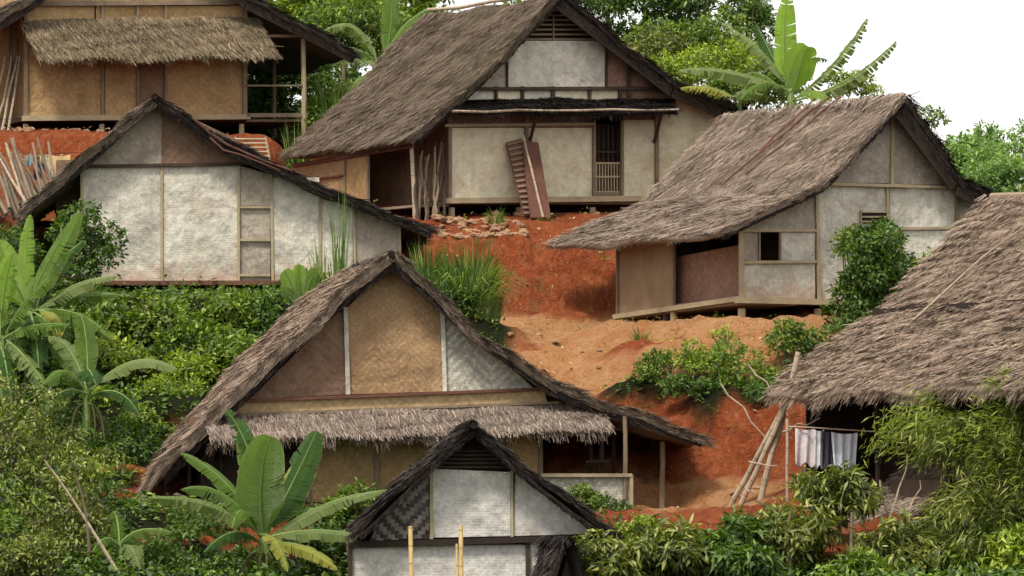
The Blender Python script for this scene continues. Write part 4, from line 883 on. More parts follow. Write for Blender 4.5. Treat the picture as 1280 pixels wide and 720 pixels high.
for x in (-30, 110): a = P(x, 192, LY); post(t, Vector((a.x, a.y, gz(a.x, a.y)-.1)), a+Vector((0, 0, .1)), .04, 'wood')
# ladder lying against the bank
t = thing('ladder', 'short bamboo ladder against the red bank right of the white gable', 'ladder', tuple(P(322, 196, 117.2)))
mb = MB(); A0, A1, B0, B1 = P(294, 172, 118.6), P(300, 204, 117), P(332, 172, 118.6), P(338, 204, 117)
mb.tube([A0, A1], .03, .03, 6); mb.tube([B0, B1], .03, .03, 6); mb.build('rail', M['wood'], t)
for k in range(6): mb = MB(); mb.tube([A0.lerp(A1, (k+.4)/6)+Vector((0, -.03, 0)), B0.lerp(B1, (k+.4)/6)+Vector((0, -.03, 0))], .03, .028, 6); mb.build('rung', M['woodpale'], t)
# leaning bamboo poles by the tan roof
for lab, (x0, y0, d0), (x1, y1, d1), r_ in (('leftmost of the three thick poles leaning on the tan roof corner', (908, 606, 95.6), (982, 502, 94.7), .055), ('middle one of the three thick poles leaning on the tan roof corner', (923, 608, 95.2), (990, 490, 94.6), .06), ('rightmost and longest of the three thick poles leaning on the tan roof corner', (950, 604, 94.9), (998, 440, 94.9), .065)):
    a = P(x0, y0, d0); a.z = gz(a.x, a.y)-.02; mb = MB(); mb.tube(crooked(a, P(x1, y1, d1), 7, .012), r_, r_*.85, 9, .03); o = mb.build('bamboo_pole', M['bamboogrey']); tagit(o, lab, 'pole', 'thick poles leaning on the tan roof')
for lab, (x0, y0), (x1, y1), d_ in (('thin dead branch slanting across the red bank above the poles', (900, 478), (968, 560), 96.5), ('thin dead branch rising left of the leaning poles', (935, 455), (985, 520), 96.2), ('thin cross stick tied low over the leaning poles', (936, 577), (972, 582), 94.8), ('pale stick lying at the feet of the leaning poles', (930, 610), (945, 616), 94.9), ('pale pole reaching from the poles to the laundry line', (978, 540), (1025, 522), 94.2)):
    mb = MB(); mb.tube(crooked(P(x0, y0, d_), P(x1, y1, d_-.3), 6, .03), .02, .012, 5); o = mb.build('branch', M['bamboogrey']); tagit(o, lab, 'branch')
# laundry under the eave
LD = 93.6
t = thing('clothes_line', 'laundry line strung under the eave of the tan roof', 'clothes line', tuple(P(1075, 600, LD))); mb = MB(); mb.tube(crooked(P(984, 533, LD+.1), P(1235, 548, LD-2), 8, .005), .014, .014, 5); mb.build('line', M['bamboogrey'], t)
for x, y, d_ in ((984, 530, LD+.1), (1235, 540, LD-2)): a = P(x, y, d_); post(t, Vector((a.x, a.y, gz(a.x, a.y)-.1)), a+Vector((0, 0, .1)), .035, 'bamboogrey')
hang('grey shirt with a pink patch, leftmost on the laundry line', 994, 535, 1018, 536, LD, 44, 'pinkish', folds=2, amp=.05, name='shirt', cat='shirt')
hang('pale grey cloth second from the left on the laundry line', 1018, 537, 1030, 537, LD-.05, 46, 'grey', folds=2, amp=.04)
hang('dark trousers hanging third on the laundry line', 1027, 538, 1041, 538, LD-.1, 48, 'dark', folds=2, amp=.04, name='trousers', cat='trousers')
hang('large pale blue sheet hanging fourth on the laundry line', 1039, 540, 1072, 541, LD-.15, 54, 'white', folds=3, amp=.06, name='sheet', cat='sheet', taper=.25)
hang('pale pinkish cloth showing through the bamboo leaves under the tan roof', 1152, 547, 1168, 547, 92.2, 14, 'cream', folds=1, amp=.02)
hang('cream towel on the line left of the green rag', 1168, 545, 1186, 545, 92.1, 16, 'cream', folds=1, amp=.02, name='towel', cat='towel')
hang('short green rag on the line between two cream towels', 1194, 548, 1207, 548, 92, 20, 'green', folds=1, amp=.03, name='rag', cat='rag')
hang('cream towel on the line right of the green rag', 1208, 546, 1225, 547, 91.9, 16, 'cream', folds=1, amp=.02, name='towel', cat='towel')
# two bamboo stakes before the small house
for lab, x, y, x2 in (('left bamboo stake standing before the small grey house', 513, 658, 515), ('right bamboo stake standing before the small grey house', 576, 657, 577), ('short thin bamboo stake beside the right stake', 571, 680, 572)):
    a = P(x2, 760, 86.8); b = P(x, y, 87.1); mb = MB(); mb.tube([Vector((a.x, a.y, gz(a.x, a.y)-.2)), a.lerp(b, .4), a.lerp(b, .7), b], (.045 if y < 670 else .03), (.04 if y < 670 else .025), 10, .03); o = mb.build('bamboo_stake', M['bamboo']); tagit(o, lab, 'stake')
# stones
def stone_mesh(seed):
    import bmesh
    bm = bmesh.new(); bmesh.ops.create_icosphere(bm, subdivisions=2, radius=1)
    for v in bm.verts:
        n = noise.noise(v.co*1.3+Vector((seed, 0, 0)))*.5+noise.noise(v.co*3+Vector((0, seed, 0)))*.15; v.co = v.co*(1+n); v.co.z *= .65
    me = bpy.data.meshes.new('stone'); bm.to_mesh(me); bm.free(); me.materials.append(M['stone']); return me
SM = [stone_mesh(i*7.3) for i in range(6)]
def stone(x, y, z, r, label, group):
    o = bpy.data.objects.new('stone', random.choice(SM)); C.objects.link(o); o.location = (x, y, z); o.rotation_euler = (random.uniform(-.3, .3), random.uniform(-.3, .3), random.uniform(0, 6)); o.scale = (r*random.uniform(.9, 1.4), r, r*random.uniform(.8, 1.1)); tagit(o, label, 'stone', group)
for i in range(190):
    px = random.uniform(540, 655); py = random.uniform(270, 306-(px-540)*.15); d = 113.2-(py-270)*.045; p = P(px, py, d); stone(p.x, p.y, gz(p.x, p.y)+.09, random.uniform(.05, .12), 'rough stone in the heap banked below the cream walled house', 'stones banked below the cream house')
for px in (565, 742, 650, 620): p = f3.at(px, 268, 0); stone(p.x, p.y, gz(p.x, p.y)+.05, .16, 'footing stone under a stilt of the cream walled house', 'footing stones of the cream house')
for px in (929, 1024): p = f4.at(px, 398, .05); stone(p.x, p.y, gz(p.x, p.y)+.02, .17, 'footing stone under a stilt of the right grey house', 'footing stones of the right house')
for i in range(16): px = random.uniform(-5, 150); p = P(px, 161, 120.8+random.uniform(-.3, .2)); stone(p.x, p.y, gz(p.x, p.y)+.05, random.uniform(.08, .17), 'stone on the ledge under the awning house', 'stones on the upper ledge')
for i in range(34):
    px = random.uniform(630, 790); py = random.uniform(405, 500); d = 105.8-(py-412)*.046; p = P(px, py, d); stone(p.x, p.y, gz(p.x, p.y)+.04, random.uniform(.03, .09), 'loose stone scattered on the orange path in the middle', 'stones on the middle path')
for i in range(22):
    px = random.uniform(790, 950); p = P(px, 620, 95.8+random.uniform(-1, .8)); stone(p.x, p.y, gz(p.x, p.y)+.07, random.uniform(.04, .10), 'loose stone on the lower path beyond the centre house', 'stones on the lower path')
for lab, px, py, d in (('flat pale stone on the bank just above the right rake of the centre house', 760, 488, 100.6), ('pale stone beside the porch of the centre house', 800, 603, 96.5), ('brown block lying at the path edge beside the porch', 815, 612, 96)):
    p = P(px, py, d); stone(p.x, p.y, gz(p.x, p.y)+.08, .2, lab, None)
#__PART3__
# ================================================================== VEGETATION
# low growth on the slopes
def ground_cover(name, n, mat, ls, seed, thr=.62, ymax=135, ymin=78, zoff=.03, asp=.5):
    r = np.random.default_rng(seed); x = r.uniform(-13, 13, n*3); y = r.uniform(ymin, ymax, n*3)
    z, h, p = terr(x, y, True); j = np.array([noise.noise(Vector((a*.5, b*.5, seed))) for a, b in zip(x, y)])
    ok = (h+j*.35 > thr) & ((p < .3) | (thr < 0)); x, y, z = x[ok][:n], y[ok][:n], z[ok][:n]; m = len(x)
    pos = np.stack([x, y, z+zoff+r.uniform(0, .12, m)+.12*np.abs(j[ok][:n])], -1); k = 6
    A = r.normal(size=(m*k, 3)); A[:, 2] = np.abs(A[:, 2])*.5+.1; A[:, 1] -= .3; N_ = r.normal(size=(m*k, 3))*.5; N_[:, 2] += 1; N_[:, 1] -= .3
    pos = np.repeat(pos, k, 0)+r.normal(size=(m*k, 3))*ls*.7; L_ = ls*r.uniform(.5, 1.5, m*k)
    V, F = leaves_np(pos, A, N_, L_, L_*asp); o = mesh(name, V, F, M[mat], None, org=(0, 100, 0)); tagit(o, kind='stuff')
ground_cover('undergrowth', 11000, 'leaf_dark', .14, 3, ymax=110, thr=.5); ground_cover('undergrowth', 6000, 'leaf_dark', .13, 4, ymin=110); ground_cover('undergrowth', 12000, 'leaf_mid', .11, 5, thr=.75); ground_cover('weeds', 1500, 'leaf_light', .07, 9, thr=.35, ymin=95, ymax=108, zoff=.0)

r = np.random.default_rng(21); x = r.uniform(-15, 14, 16000); y = r.uniform(94, 121, 16000); z, h, p = terr(x, y, True); ok = (h < .45) & (r.random(16000) < .35); x, y, z = x[ok], y[ok], z[ok]; m = len(x)
A = r.normal(size=(m, 3)); A[:, 2] *= .3; N_ = r.normal(size=(m, 3))*.3; N_[:, 2] += 1; L_ = r.uniform(.03, .13, m)
V, F = leaves_np(np.stack([x, y, z+.10], -1), A, N_, L_, L_*.4); tagit(mesh('leaf_litter', V, F, M['dry'], None, org=(0, 100, 0)), kind='stuff')
ground_cover('weeds', 500, 'leaf_light', .06, 15, thr=-.3, ymin=98, ymax=119, zoff=.02)
# ---- behind, top left
tree('bright green leafy tree rising behind the awning house roof', 400, None, -70, 135, 190, 9000, 'leaf_light', .17, trunk_r=.12, lumps=30)
tree('yellow green tree at the top between the awning house and the big thatched roof', 505, None, -60, 139, 170, 8000, 'leaf_light', .17, trunk_r=.12)
tree('mid green tree filling the gap left of the big thatched roof', 450, None, -10, 131, 190, 8000, 'leaf_mid', .15, trunk_r=.09, lumps=30)
shrub('dark bush seen through the porch of the awning house', 345, 112, 130.5, 190, 130, 14000, 'leaf_dark', .16)
shrub('green bush right of the awning house porch', 425, 128, 127, 90, 90, 2400, 'leaf_mid', .12)
shrub('leafy bush below the awning house roof corner', 395, 155, 124, 70, 50, 1200, 'leaf_mid', .1)
blades('drooping grass clump beside the awning house porch post', 412, 160, 124.5, 90, 75, 380, bw=.02)
blades('small grass clump against the left eave of the big thatched roof', 370, 178, 121.5, 50, 35, 160, bw=.018)
banana('pale banana plant between the awning house and the big thatched roof', 478, 95, 127, [((455, 5, 0), (405, 38, -.3), .7, dict(mat='banana_grey', tear=.5, fold=.5)), ((440, 60, 0), (395, 75, -.4), .55, dict(mat='banana_grey')), ((500, 20, 0), (545, 8, .2), .5, dict(mat='banana')), ((492, 30, 0), (490, -20, 0), .55, dict(mat='banana', face=Vector((.2, -1, .2)), tear=.2)), ((455, 60, .4), (420, 55, .5), .5, dict(mat='banana_bright')), ((465, 80, -.3), (430, 118, -.5), .45, dict(mat='banana_grey')), ((505, 60, .3), (530, 70, .4), .5, dict(mat='banana'))], r=.09)
tree('tall slender tree behind the roof ridge with sky showing through', 760, None, -80, 138, 170, 6000, 'leaf_dark', .16, trunk_r=.10, lumps=26, lump=.3)
tree('dark crowned tree at the top edge right of the vented gable', 850, None, -80, 136, 180, 8500, 'leaf_dark', .16, trunk_r=.12, lumps=24, lump=.32)
tree('sparse dark tree at the top edge left of the upright banana leaf', 935, None, -60, 134, 110, 4200, 'leaf_dark', .15, trunk_r=.09, lumps=18, lump=.28)
tree('wispy tree just above the big thatched roof ridge', 655, None, -40, 140, 110, 1500, 'leaf_mid', .14, trunk_r=.07)
shrub('olive bush close above the right slope of the cream house', 815, 68, 126, 130, 100, 5200, 'leaf_olive', .12)
shrub('yellowish bush touching the right slope of the cream house', 850, 88, 124, 80, 60, 2000, 'leaf_light', .11)
shrub('mid green bush between the cream house and the tall banana plant', 880, 55, 127, 150, 110, 6000, 'leaf_mid', .13)
shrub('bright bush behind the pale arching banana leaf', 915, 85, 122, 130, 90, 4500, 'leaf_light', .12)
shrub('green bush low behind the right house roof', 915, 118, 119, 120, 50, 2200, 'leaf_mid', .11)
shrub('light green bush behind the ridge of the right house', 1068, 112, 117.5, 100, 40, 1800, 'leaf_light', .10)
shrub('leafy mass around the foot of the tall banana plant', 975, 105, 118.5, 110, 80, 2800, 'leaf_mid', .12)
banana('tall banana plant above the right house with a bright upright leaf', 988, 128, 116.5, [
 ((975, 60, 0), (985, -8, 0), .62, dict(mat='banana_bright', face=Vector((-.3, -1, .1)), tear=.08, fold=.15)),
 ((1000, 78, -.3), (1010, 58, -.5), .85, dict(mat='banana_bright', face=Vector((.2, -1, .2)), tear=.05, fold=.3)),
 ((1045, 85, 0), (1084, 22, 0), .60, dict(mat='banana_grey', tear=.75, fold=.7)),
 ((1065, 108, .2), (1121, 50, .2), .55, dict(mat='banana_grey', tear=.8, fold=.8)),
 ((935, 70, .2), (925, 105, .2), .5, dict(mat='banana', tear=.5)),
 ((960, 55, .3), (900, 28, .5), .5, dict(mat='banana_grey', tear=.5)),
 ((905, 75, -.4), (846, 88, -.8), .62, dict(mat='banana_grey', tear=.35, fold=.45)),
 ((1020, 100, -.5), (1034, 128, -.8), .7, dict(mat='banana_bright', tear=.1)),
 ((955, 85, -.4), (925, 125, -.6), .5, dict(mat='banana', tear=.3)), ((965, 70, .4), (945, 30, .5), .45, dict(mat='banana_dark', tear=.3)), ((1000, 60, .5), (1035, 75, .6), .5, dict(mat='banana_dark', tear=.4))], r=.13)
banana('low banana plant with a browning leaf behind the right house roof', 925, 140, 117.5, [((890, 100, 0), (850, 110, 0), .5, dict(mat='banana_yellow', tear=.5)), ((905, 105, -.2), (955, 118, -.4), .6, dict(mat='banana_grey', tear=.4)), ((930, 110, 0), (945, 90, 0), .4, dict(mat='banana'))], r=.07)
tree('thin sapling with a few leaves behind the right gable peak', 1165, None, 128, 119, 56, 260, 'leaf_mid', .13, trunk_r=.02, crown_h=40, lumps=8, lump=.3)
tree('light green tree at the far right edge beyond the houses', 1258, None, 152, 150, 124, 7500, 'leaf_far', .15, trunk_r=.14, crown_h=150, lumps=34, lump=.26)
tree('thin twiggy tree top at the right picture edge against the sky', 1290, None, 145, 152, 60, 220, 'leaf_far', .16, trunk_r=.03, crown_h=30, lumps=7)
shrub('pale green bush under the light green tree at the far right edge', 1262, 232, 147, 130, 70, 4500, 'leaf_far', .15)
for lab, x, y, d, w_ in (('small hazy tree on the far ridge just right of the gable slope', 1208, 186, 420, 40), ('hazy grey green tree on the far ridge beside the light green tree', 1232, 180, 430, 44), ('low hazy tree on the far ridge touching the right roof', 1196, 196, 400, 34)):
    shrub(lab, x, y+10, d, w_*1.3, 60, 1800, 'leaf_far', .5, name='tree', cat='tree', stem_r=.2)
# forest on the far hill
r = np.random.default_rng(11); m = 2600; x = r.uniform(40, 200, m); y = r.uniform(420, 640, m); z = terr(x, y)
lv = []
for i in range(0, m): 
    k = 12; rad = r.uniform(2.2, 4.2); d_ = unit(r.normal(size=(k, 3))*np.array([1, 1, .9])+np.array([0, -.3, .5])); pos = np.array([x[i], y[i], z[i]+rad*.6])+d_*rad
    A = np.cross(d_, r.normal(size=(k, 3))); L_ = r.uniform(1.5, 3, k); lv.append(leaves_np(pos-A*.5, A, d_+r.normal(size=(k, 3))*.3, L_, L_*.7))
V, F = cat_vf(lv); o = mesh('far_forest', V, F, M['leaf_far'], None, org=(100, 500, 0)); tagit(o, kind='stuff')

# ---- left middle hedge, below the white house
H = 'bushes below the white house'
for a in (('dark dense bush under the left floor beam of the white house', 155, 438, 104.6, 130, 120, 3600, 'leaf_dark', .13), ('broad mid green bush in front of the white house floor', 235, 415, 104.6, 150, 110, 5200, 'leaf_mid', .15),
          ('dark bush under the grey woven door', 322, 420, 104.6, 100, 100, 3000, 'leaf_dark', .12), ('dark bush lower down between the hedge and the bright slope', 262, 450, 103.2, 150, 80, 4200, 'leaf_mid', .13),
          ('small dark bush against the white house floor beside the yellow leaf', 352, 394, 104.9, 50, 60, 1200, 'leaf_dark', .10), ('bush spreading behind the drooping banana leaves', 110, 402, 105.3, 90, 90, 2200, 'leaf_dark', .12),
          ('bushy growth right above the left rake of the centre house', 315, 455, 102.7, 70, 60, 1500, 'leaf_mid', .1), ('dark bush climbing the left wall corner of the white house', 108, 300, 106.2, 80, 120, 2400, 'leaf_dark', .12)):
    shrub(*(a[:6]+(int(a[6]*1.3),)+a[7:]), group=H)
for a in (('tall bright bush standing out of the hedge left of the centre roof', 165, 470, 102.4, 90, 90, 2600, 'leaf_light', .13), ('loose leafy bush between the hedge and the bright bank', 230, 470, 102.2, 80, 60, 2000, 'leaf_light', .12), ('tall leafy bush near the left end of the hedge', 130, 415, 104.0, 70, 90, 2200, 'leaf_mid', .15), ('loose bright bush in the middle of the hedge', 290, 395, 104.2, 60, 60, 1500, 'leaf_mid', .14), ('olive bush rising from the hedge under the white house', 200, 400, 104.0, 60, 60, 1300, 'leaf_olive', .14)):
    shrub(*a, group=H)
for a in (('bright yellow green bank of leaves left of the centre roof', 205, 500, 101.2, 150, 52, 3600, 'leaf_light', .09), ('bright leafy patch beside the drooping banana leaf', 140, 520, 100.4, 110, 60, 2200, 'leaf_light', .09), ('mid green bush near the foot of the left rake', 200, 545, 99.6, 110, 80, 3000, 'leaf_mid', .10), ('shaded bush above the red earth at the left', 125, 570, 98.4, 120, 100, 3200, 'leaf_dark', .11),
          ('dark hollow bush between the two left banana plants', 60, 540, 98.8, 120, 120, 3000, 'leaf_dark', .12), ('dark bush at the left edge behind the tall banana', 15, 480, 101.5, 110, 140, 3000, 'leaf_dark', .13), ('dark bush at the left edge below the pole heap', 20, 330, 106, 100, 90, 2200, 'leaf_dark', .12), ('leafy growth over the pit beside the left banana', 75, 430, 103, 120, 110, 3000, 'leaf_dark', .12)):
    shrub(*a, group='bushes on the left slope')
tree('olive green tree at the lower left with pale hanging leaves', 20, None, 470, 90, 150, 6500, 'leaf_olive', .11, trunk_r=.06, crown_h=200, lumps=24, lump=.36, droop=.8)
tree('yellow green tree in the bottom left foreground', 95, None, 545, 88.5, 140, 6000, 'leaf_olive', .11, trunk_r=.06, crown_h=220, lumps=26, lump=.34, droop=.8)
tree('mid green tree in the bottom left corner', 15, None, 600, 87.5, 140, 3800, 'leaf_mid', .11, trunk_r=.06, crown_h=190, lumps=22, lump=.36, droop=.6)
tree('bright leafy sapling beside the small banana at the bottom left', 60, None, 500, 91, 90, 1900, 'leaf_light', .10, trunk_r=.04, crown_h=180, lumps=16, lump=.36, droop=.7)
for a in (('shaded bush between the lower left trees', 120, 640, 92, 90, 90, 2600, 'leaf_dark', .10), ('dark bush behind the bottom left corner tree', 40, 600, 93.5, 130, 110, 3200, 'leaf_dark', .11), ('bright bush over the stump hollow at the left', 95, 590, 94.5, 90, 60, 2200, 'leaf_light', .09), ('bushy growth at the bottom between the small banana and the left trees', 120, 705, 88, 110, 60, 2400, 'leaf_mid', .10), ('dark bush to the right of the small banana', 215, 690, 90.5, 70, 60, 1600, 'leaf_dark', .1), ('olive bush low in the bottom left corner', 30, 690, 86.5, 120, 90, 2800, 'leaf_olive', .1)):
    shrub(*a, group='bushes in the lower left corner')
for lab, p0, p1, p2 in (('bare pale branch arching through the lower left trees', (150, 720), (85, 610), (55, 575)), ('bare pale branch leaning right among the lower left trees', (112, 690), (108, 620), (92, 590)), ('bare branch low in the bottom left corner', (30, 700), (50, 710), (75, 705))):
    mb = MB(); A_, B_, C_ = (P(*p, 86.8) for p in (p0, p1, p2)); mb.tube([A_*(1-u)**2+B_*2*u*(1-u)+C_*u*u for u in (0, .2, .4, .6, .8, 1)], .035, .012, 6); o = mb.build('branch', M['bark'] if 'leaning' in lab else M['bamboogrey']); tagit(o, lab, 'branch')
banana('big banana plant at the left edge with a broad leaf slanting up to the right', 38, 402, 101, [
 ((50, 335, -.3), (100, 264, -.6), .72, dict(mat='banana', face=Vector((-.5, -1, .4)), tear=.2, fold=.15)), ((85, 345, -.2), (146, 345, -.4), .55, dict(mat='banana_grey', tear=.35, fold=.5)), ((80, 360, .2), (150, 368, 0), .6, dict(mat='banana', tear=.3)),
 ((15, 350, -.3), (-2, 300, -.4), .7, dict(mat='banana_bright', face=Vector((0, -1, .3)), tear=.15)), ((15, 370, -.6), (-25, 390, -1), .6, dict(mat='banana', tear=.4)), ((80, 385, -.6), (70, 425, -1.2), .4, dict(mat='banana_yellow', tear=.3)),
 ((100, 375, -.3), (140, 425, -.5), .6, dict(mat='banana', tear=.4)), ((25, 330, .4), (38, 268, .5), .45, dict(mat='banana_bright', face=Vector((0, -1, .3)), tear=.2)), ((65, 395, -.8), (92, 470, -1.2), .55, dict(mat='banana', tear=.4)), ((20, 400, -.8), (8, 475, -1.3), .6, dict(mat='banana_grey', tear=.5)),
 ((60, 330, .5), (105, 300, .6), .5, dict(mat='banana_dark')), ((0, 400, -.5), (-30, 450, -.9), .6, dict(mat='banana', tear=.5)), ((45, 400, -1), (50, 480, -1.5), .55, dict(mat='banana_dark', tear=.4))], r=.13)
banana('second banana plant crowding the left edge with wide overlapping leaves', 2, 440, 100.2, [((20, 380, -.3), (62, 345, -.5), .7, dict(mat='banana', tear=.3, fold=.3)), ((30, 400, -.4), (88, 405, -.7), .65, dict(mat='banana', tear=.4)), ((25, 430, -.6), (70, 500, -1), .6, dict(mat='banana_grey', tear=.5)), ((0, 370, 0), (15, 318, -.1), .6, dict(mat='banana_bright', face=Vector((.2, -1, .3)))), ((5, 430, -.8), (15, 510, -1.2), .55, dict(mat='banana_dark')), ((45, 420, .2), (105, 445, 0), .6, dict(mat='banana_dark', tear=.4))], r=.12)
banana('drooping banana plant on the left slope with one leaf arching right', 108, 505, 98.2, [
 ((165, 425, -.2), (222, 462, -.4), .62, dict(mat='banana_grey', tear=.12, fold=.45)), ((85, 440, -.2), (55, 480, -.4), .7, dict(mat='banana', tear=.35)), ((105, 440, -.6), (120, 480, -1), .7, dict(mat='banana_dark', tear=.3)), ((90, 420, .2), (60, 420, .2), .5, dict(mat='banana_grey')),
 ((150, 470, -.4), (175, 520, -.6), .55, dict(mat='banana_dark', tear=.4)), ((75, 470, -.5), (45, 530, -.8), .5, dict(mat='banana_dark')), ((110, 400, .3), (100, 395, .4), .5, dict(mat='banana', tear=.2))], r=.11)
banana('small banana plant low at the left beside the red earth', 150, 700, 88, [((165, 650, 0), (215, 665, -.2), .45, dict(mat='banana')), ((135, 655, -.2), (115, 690, -.4), .4, dict(mat='banana')), ((160, 660, -.4), (175, 712, -.8), .45, dict(mat='banana_grey')), ((150, 640, .2), (140, 640, .3), .4, dict(mat='banana'))], r=.06)
banana('large banana plant in front of the centre house with broad upright leaves', 330, 690, 89.5, [
 ((318, 600, -.5), (338, 545, -.7), .92, dict(mat='banana', face=Vector((.05, -1, .15)), tear=.06, fold=.12, petiole=.05)),
 ((365, 610, .1), (396, 538, .1), .75, dict(mat='banana_dark', face=Vector((-.5, -1, .2)), tear=.15, fold=.2)),
 ((325, 560, .2), (282, 512, .2), .50, dict(mat='banana_dark', face=Vector((-.2, -1, .4)), tear=.5, fold=.5)),
 ((292, 590, 0), (226, 566, 0), .42, dict(mat='banana', tear=.15, fold=.3, face=Vector((.4, -.7, 1)))), ((285, 590, -.4), (226, 612, -.6), .5, dict(mat='banana', tear=.2, fold=.5)),
 ((270, 612, -.6), (186, 622, -.9), .5, dict(mat='banana_grey', tear=.45, fold=.4)), ((300, 610, -.8), (290, 660, -1.1), .5, dict(mat='banana', tear=.2)),
 ((395, 620, .1), (484, 612, 0), .5, dict(mat='banana_grey', tear=.1, fold=.5)), ((400, 650, -.4), (470, 676, -.6), .5, dict(mat='banana_grey', tear=.15, fold=.45)),
 ((385, 670, -.7), (422, 712, -1), .45, dict(mat='banana_yellow', tear=.3, fold=.4)), ((355, 570, .3), (390, 565, .4), .35, dict(mat='banana_yellow', tear=.1, fold=.6)), ((310, 560, .4), (300, 540, .5), .6, dict(mat='banana', face=Vector((-.4, -1, .3)), tear=.1)),
 ((345, 660, -.8), (360, 715, -1), .35, dict(mat='banana_yellow', tear=.4)), ((300, 640, -.6), (255, 690, -.9), .5, dict(mat='banana_dark', tear=.3))], r=.17)
for a in (('dark bush under the left end of the centre house', 245, 668, 91.6, 110, 90, 2800, 'leaf_dark', .10), ('dark bush right of the large banana plant', 400, 690, 91.5, 90, 80, 2200, 'leaf_dark', .10), ('mid green bush between the banana plant and the small gabled house', 432, 632, 93, 90, 56, 2000, 'leaf_mid', .10), ('dark bush at the bottom left of the large banana plant', 200, 705, 88.5, 90, 60, 1800, 'leaf_dark', .10), ('dark bush at the foot of the large banana plant', 300, 705, 90.8, 100, 60, 2000, 'leaf_dark', .10)):
    shrub(*a, group='bushes below the centre house')
# ---- tufts in the middle
blades('tall grass tuft at the right end of the white house wall', 410, 350, 104.6, 80, 62, 260, bw=.02); blades('broad arching grass clump behind the peak of the centre house', 585, 378, 106.2, 110, 82, 700, bw=.022); blades('grass clump just right of the centre house peak', 535, 345, 106.4, 70, 50, 300, bw=.02)
blades('thin grass on the red bank edge right of the big clump', 612, 370, 106.6, 50, 60, 220, bw=.014); blades('small grass tuft on the stones below the cream house', 620, 275, 112.8, 30, 24, 80, bw=.014)
blades('tuft of grass on the path edge in front of the right house', 800, 425, 103.8, 30, 24, 80, bw=.012); blades('wispy tall stem grass beside the white house wall', 425, 310, 105, 30, 70, 30, bw=.02, droop=.3)
shrub('low bush filling the foot of the arching grass clump', 560, 372, 105.6, 100, 44, 1600, 'leaf_dark', .09); shrub('green bush at the foot of the tall grass tuft', 400, 362, 104.3, 70, 44, 1300, 'leaf_mid', .1)
t = thing('broad_leaf_plant', 'bright broad leaved plant with one yellow leaf left of the centre house peak', 'plant', tuple(P(378, 395, 103.6)))
b = P(378, 392, 103.6); mb = MB(); mb.tube([Vector((b.x, b.y, gz(b.x, b.y)-.05)), b], .03, .02, 6); mb.build('stem', M['stalk'], t)
for c_, e_, w_, m_ in (((365, 350), (355, 338), .45, 'banana_bright'), ((385, 345), (398, 338), .4, 'banana'), ((370, 365), (350, 362), .35, 'banana'), ((384, 375), (388, 364), .26, 'banana_yellow'), ((395, 365), (410, 360), .4, 'banana'), ((372, 350), (374, 330), .35, 'banana_bright')):
    banana_leaf(t, b, P(*c_, 103.4), P(*e_, 103.3), w_, m_, face=Vector((0, -1, .5)), tear=.05, n=10)
# ---- right house bush and shrub bank
for a in (('tall dark climbing bush against the front of the right house', 1106, 350, 103.8, 118, 165, 8000, 'leaf_dark', .11, .5), ('dark lower skirt of the tall bush beside the tan roof', 1082, 405, 103.5, 100, 90, 3200, 'leaf_dark', .10, .5), ('olive climbing shoots beside the tall bush on the right house wall', 1062, 306, 104.6, 46, 56, 700, 'leaf_olive', .09, .5), ('bright leafy shoot right of the tall bush', 1158, 330, 104.8, 50, 30, 700, 'leaf_light', .09, .5), ('dark crown topping the tall bush', 1100, 305, 103.8, 76, 60, 1700, 'leaf_dark', .10, .5)):
    shrub(*a, group='growth on the right house wall')
for a in (('left end bush of the green bank above the red cliff', 815, 472, 101, 80, 62, 2400, 'leaf_mid', .08), ('bright bush in the green bank below the right house', 875, 452, 101, 100, 56, 2800, 'leaf_light', .08), ('mid green bush in the green bank with dark gaps', 935, 462, 100.4, 100, 70, 3000, 'leaf_mid', .08),
          ('rounded bush rising in front of the right house stilts', 985, 425, 101.6, 70, 58, 2000, 'leaf_mid', .09), ('dark bush between the rounded bush and the tan roof', 1028, 440, 101.4, 70, 70, 2200, 'leaf_dark', .09), ('dark overhang of leaves along the red cliff edge', 870, 488, 99.9, 150, 38, 2400, 'leaf_dark', .08), ('dark overhanging bush behind the leaning poles', 960, 490, 99.4, 80, 40, 1500, 'leaf_dark', .08), ('small sprig of leaves on the orange path before the right house', 905, 418, 102.4, 40, 16, 300, 'leaf_light', .07)):
    shrub(*a, group='bushes along the red cliff top')
for a in (('bush before the pale half wall of the centre house', 735, 625, 94.2, 50, 60, 1500, 'leaf_mid', .08), ('dark bush at the right end of the pale half wall', 768, 645, 94, 60, 60, 1500, 'leaf_dark', .08), ('low leafy growth at the foot of the lone porch post', 835, 662, 92.8, 100, 34, 1600, 'leaf_mid', .08), ('bush behind the right rake of the small gabled house', 800, 665, 91.5, 60, 36, 1100, 'leaf_light', .08)):
    shrub(*a, group='bushes beside the centre house porch')
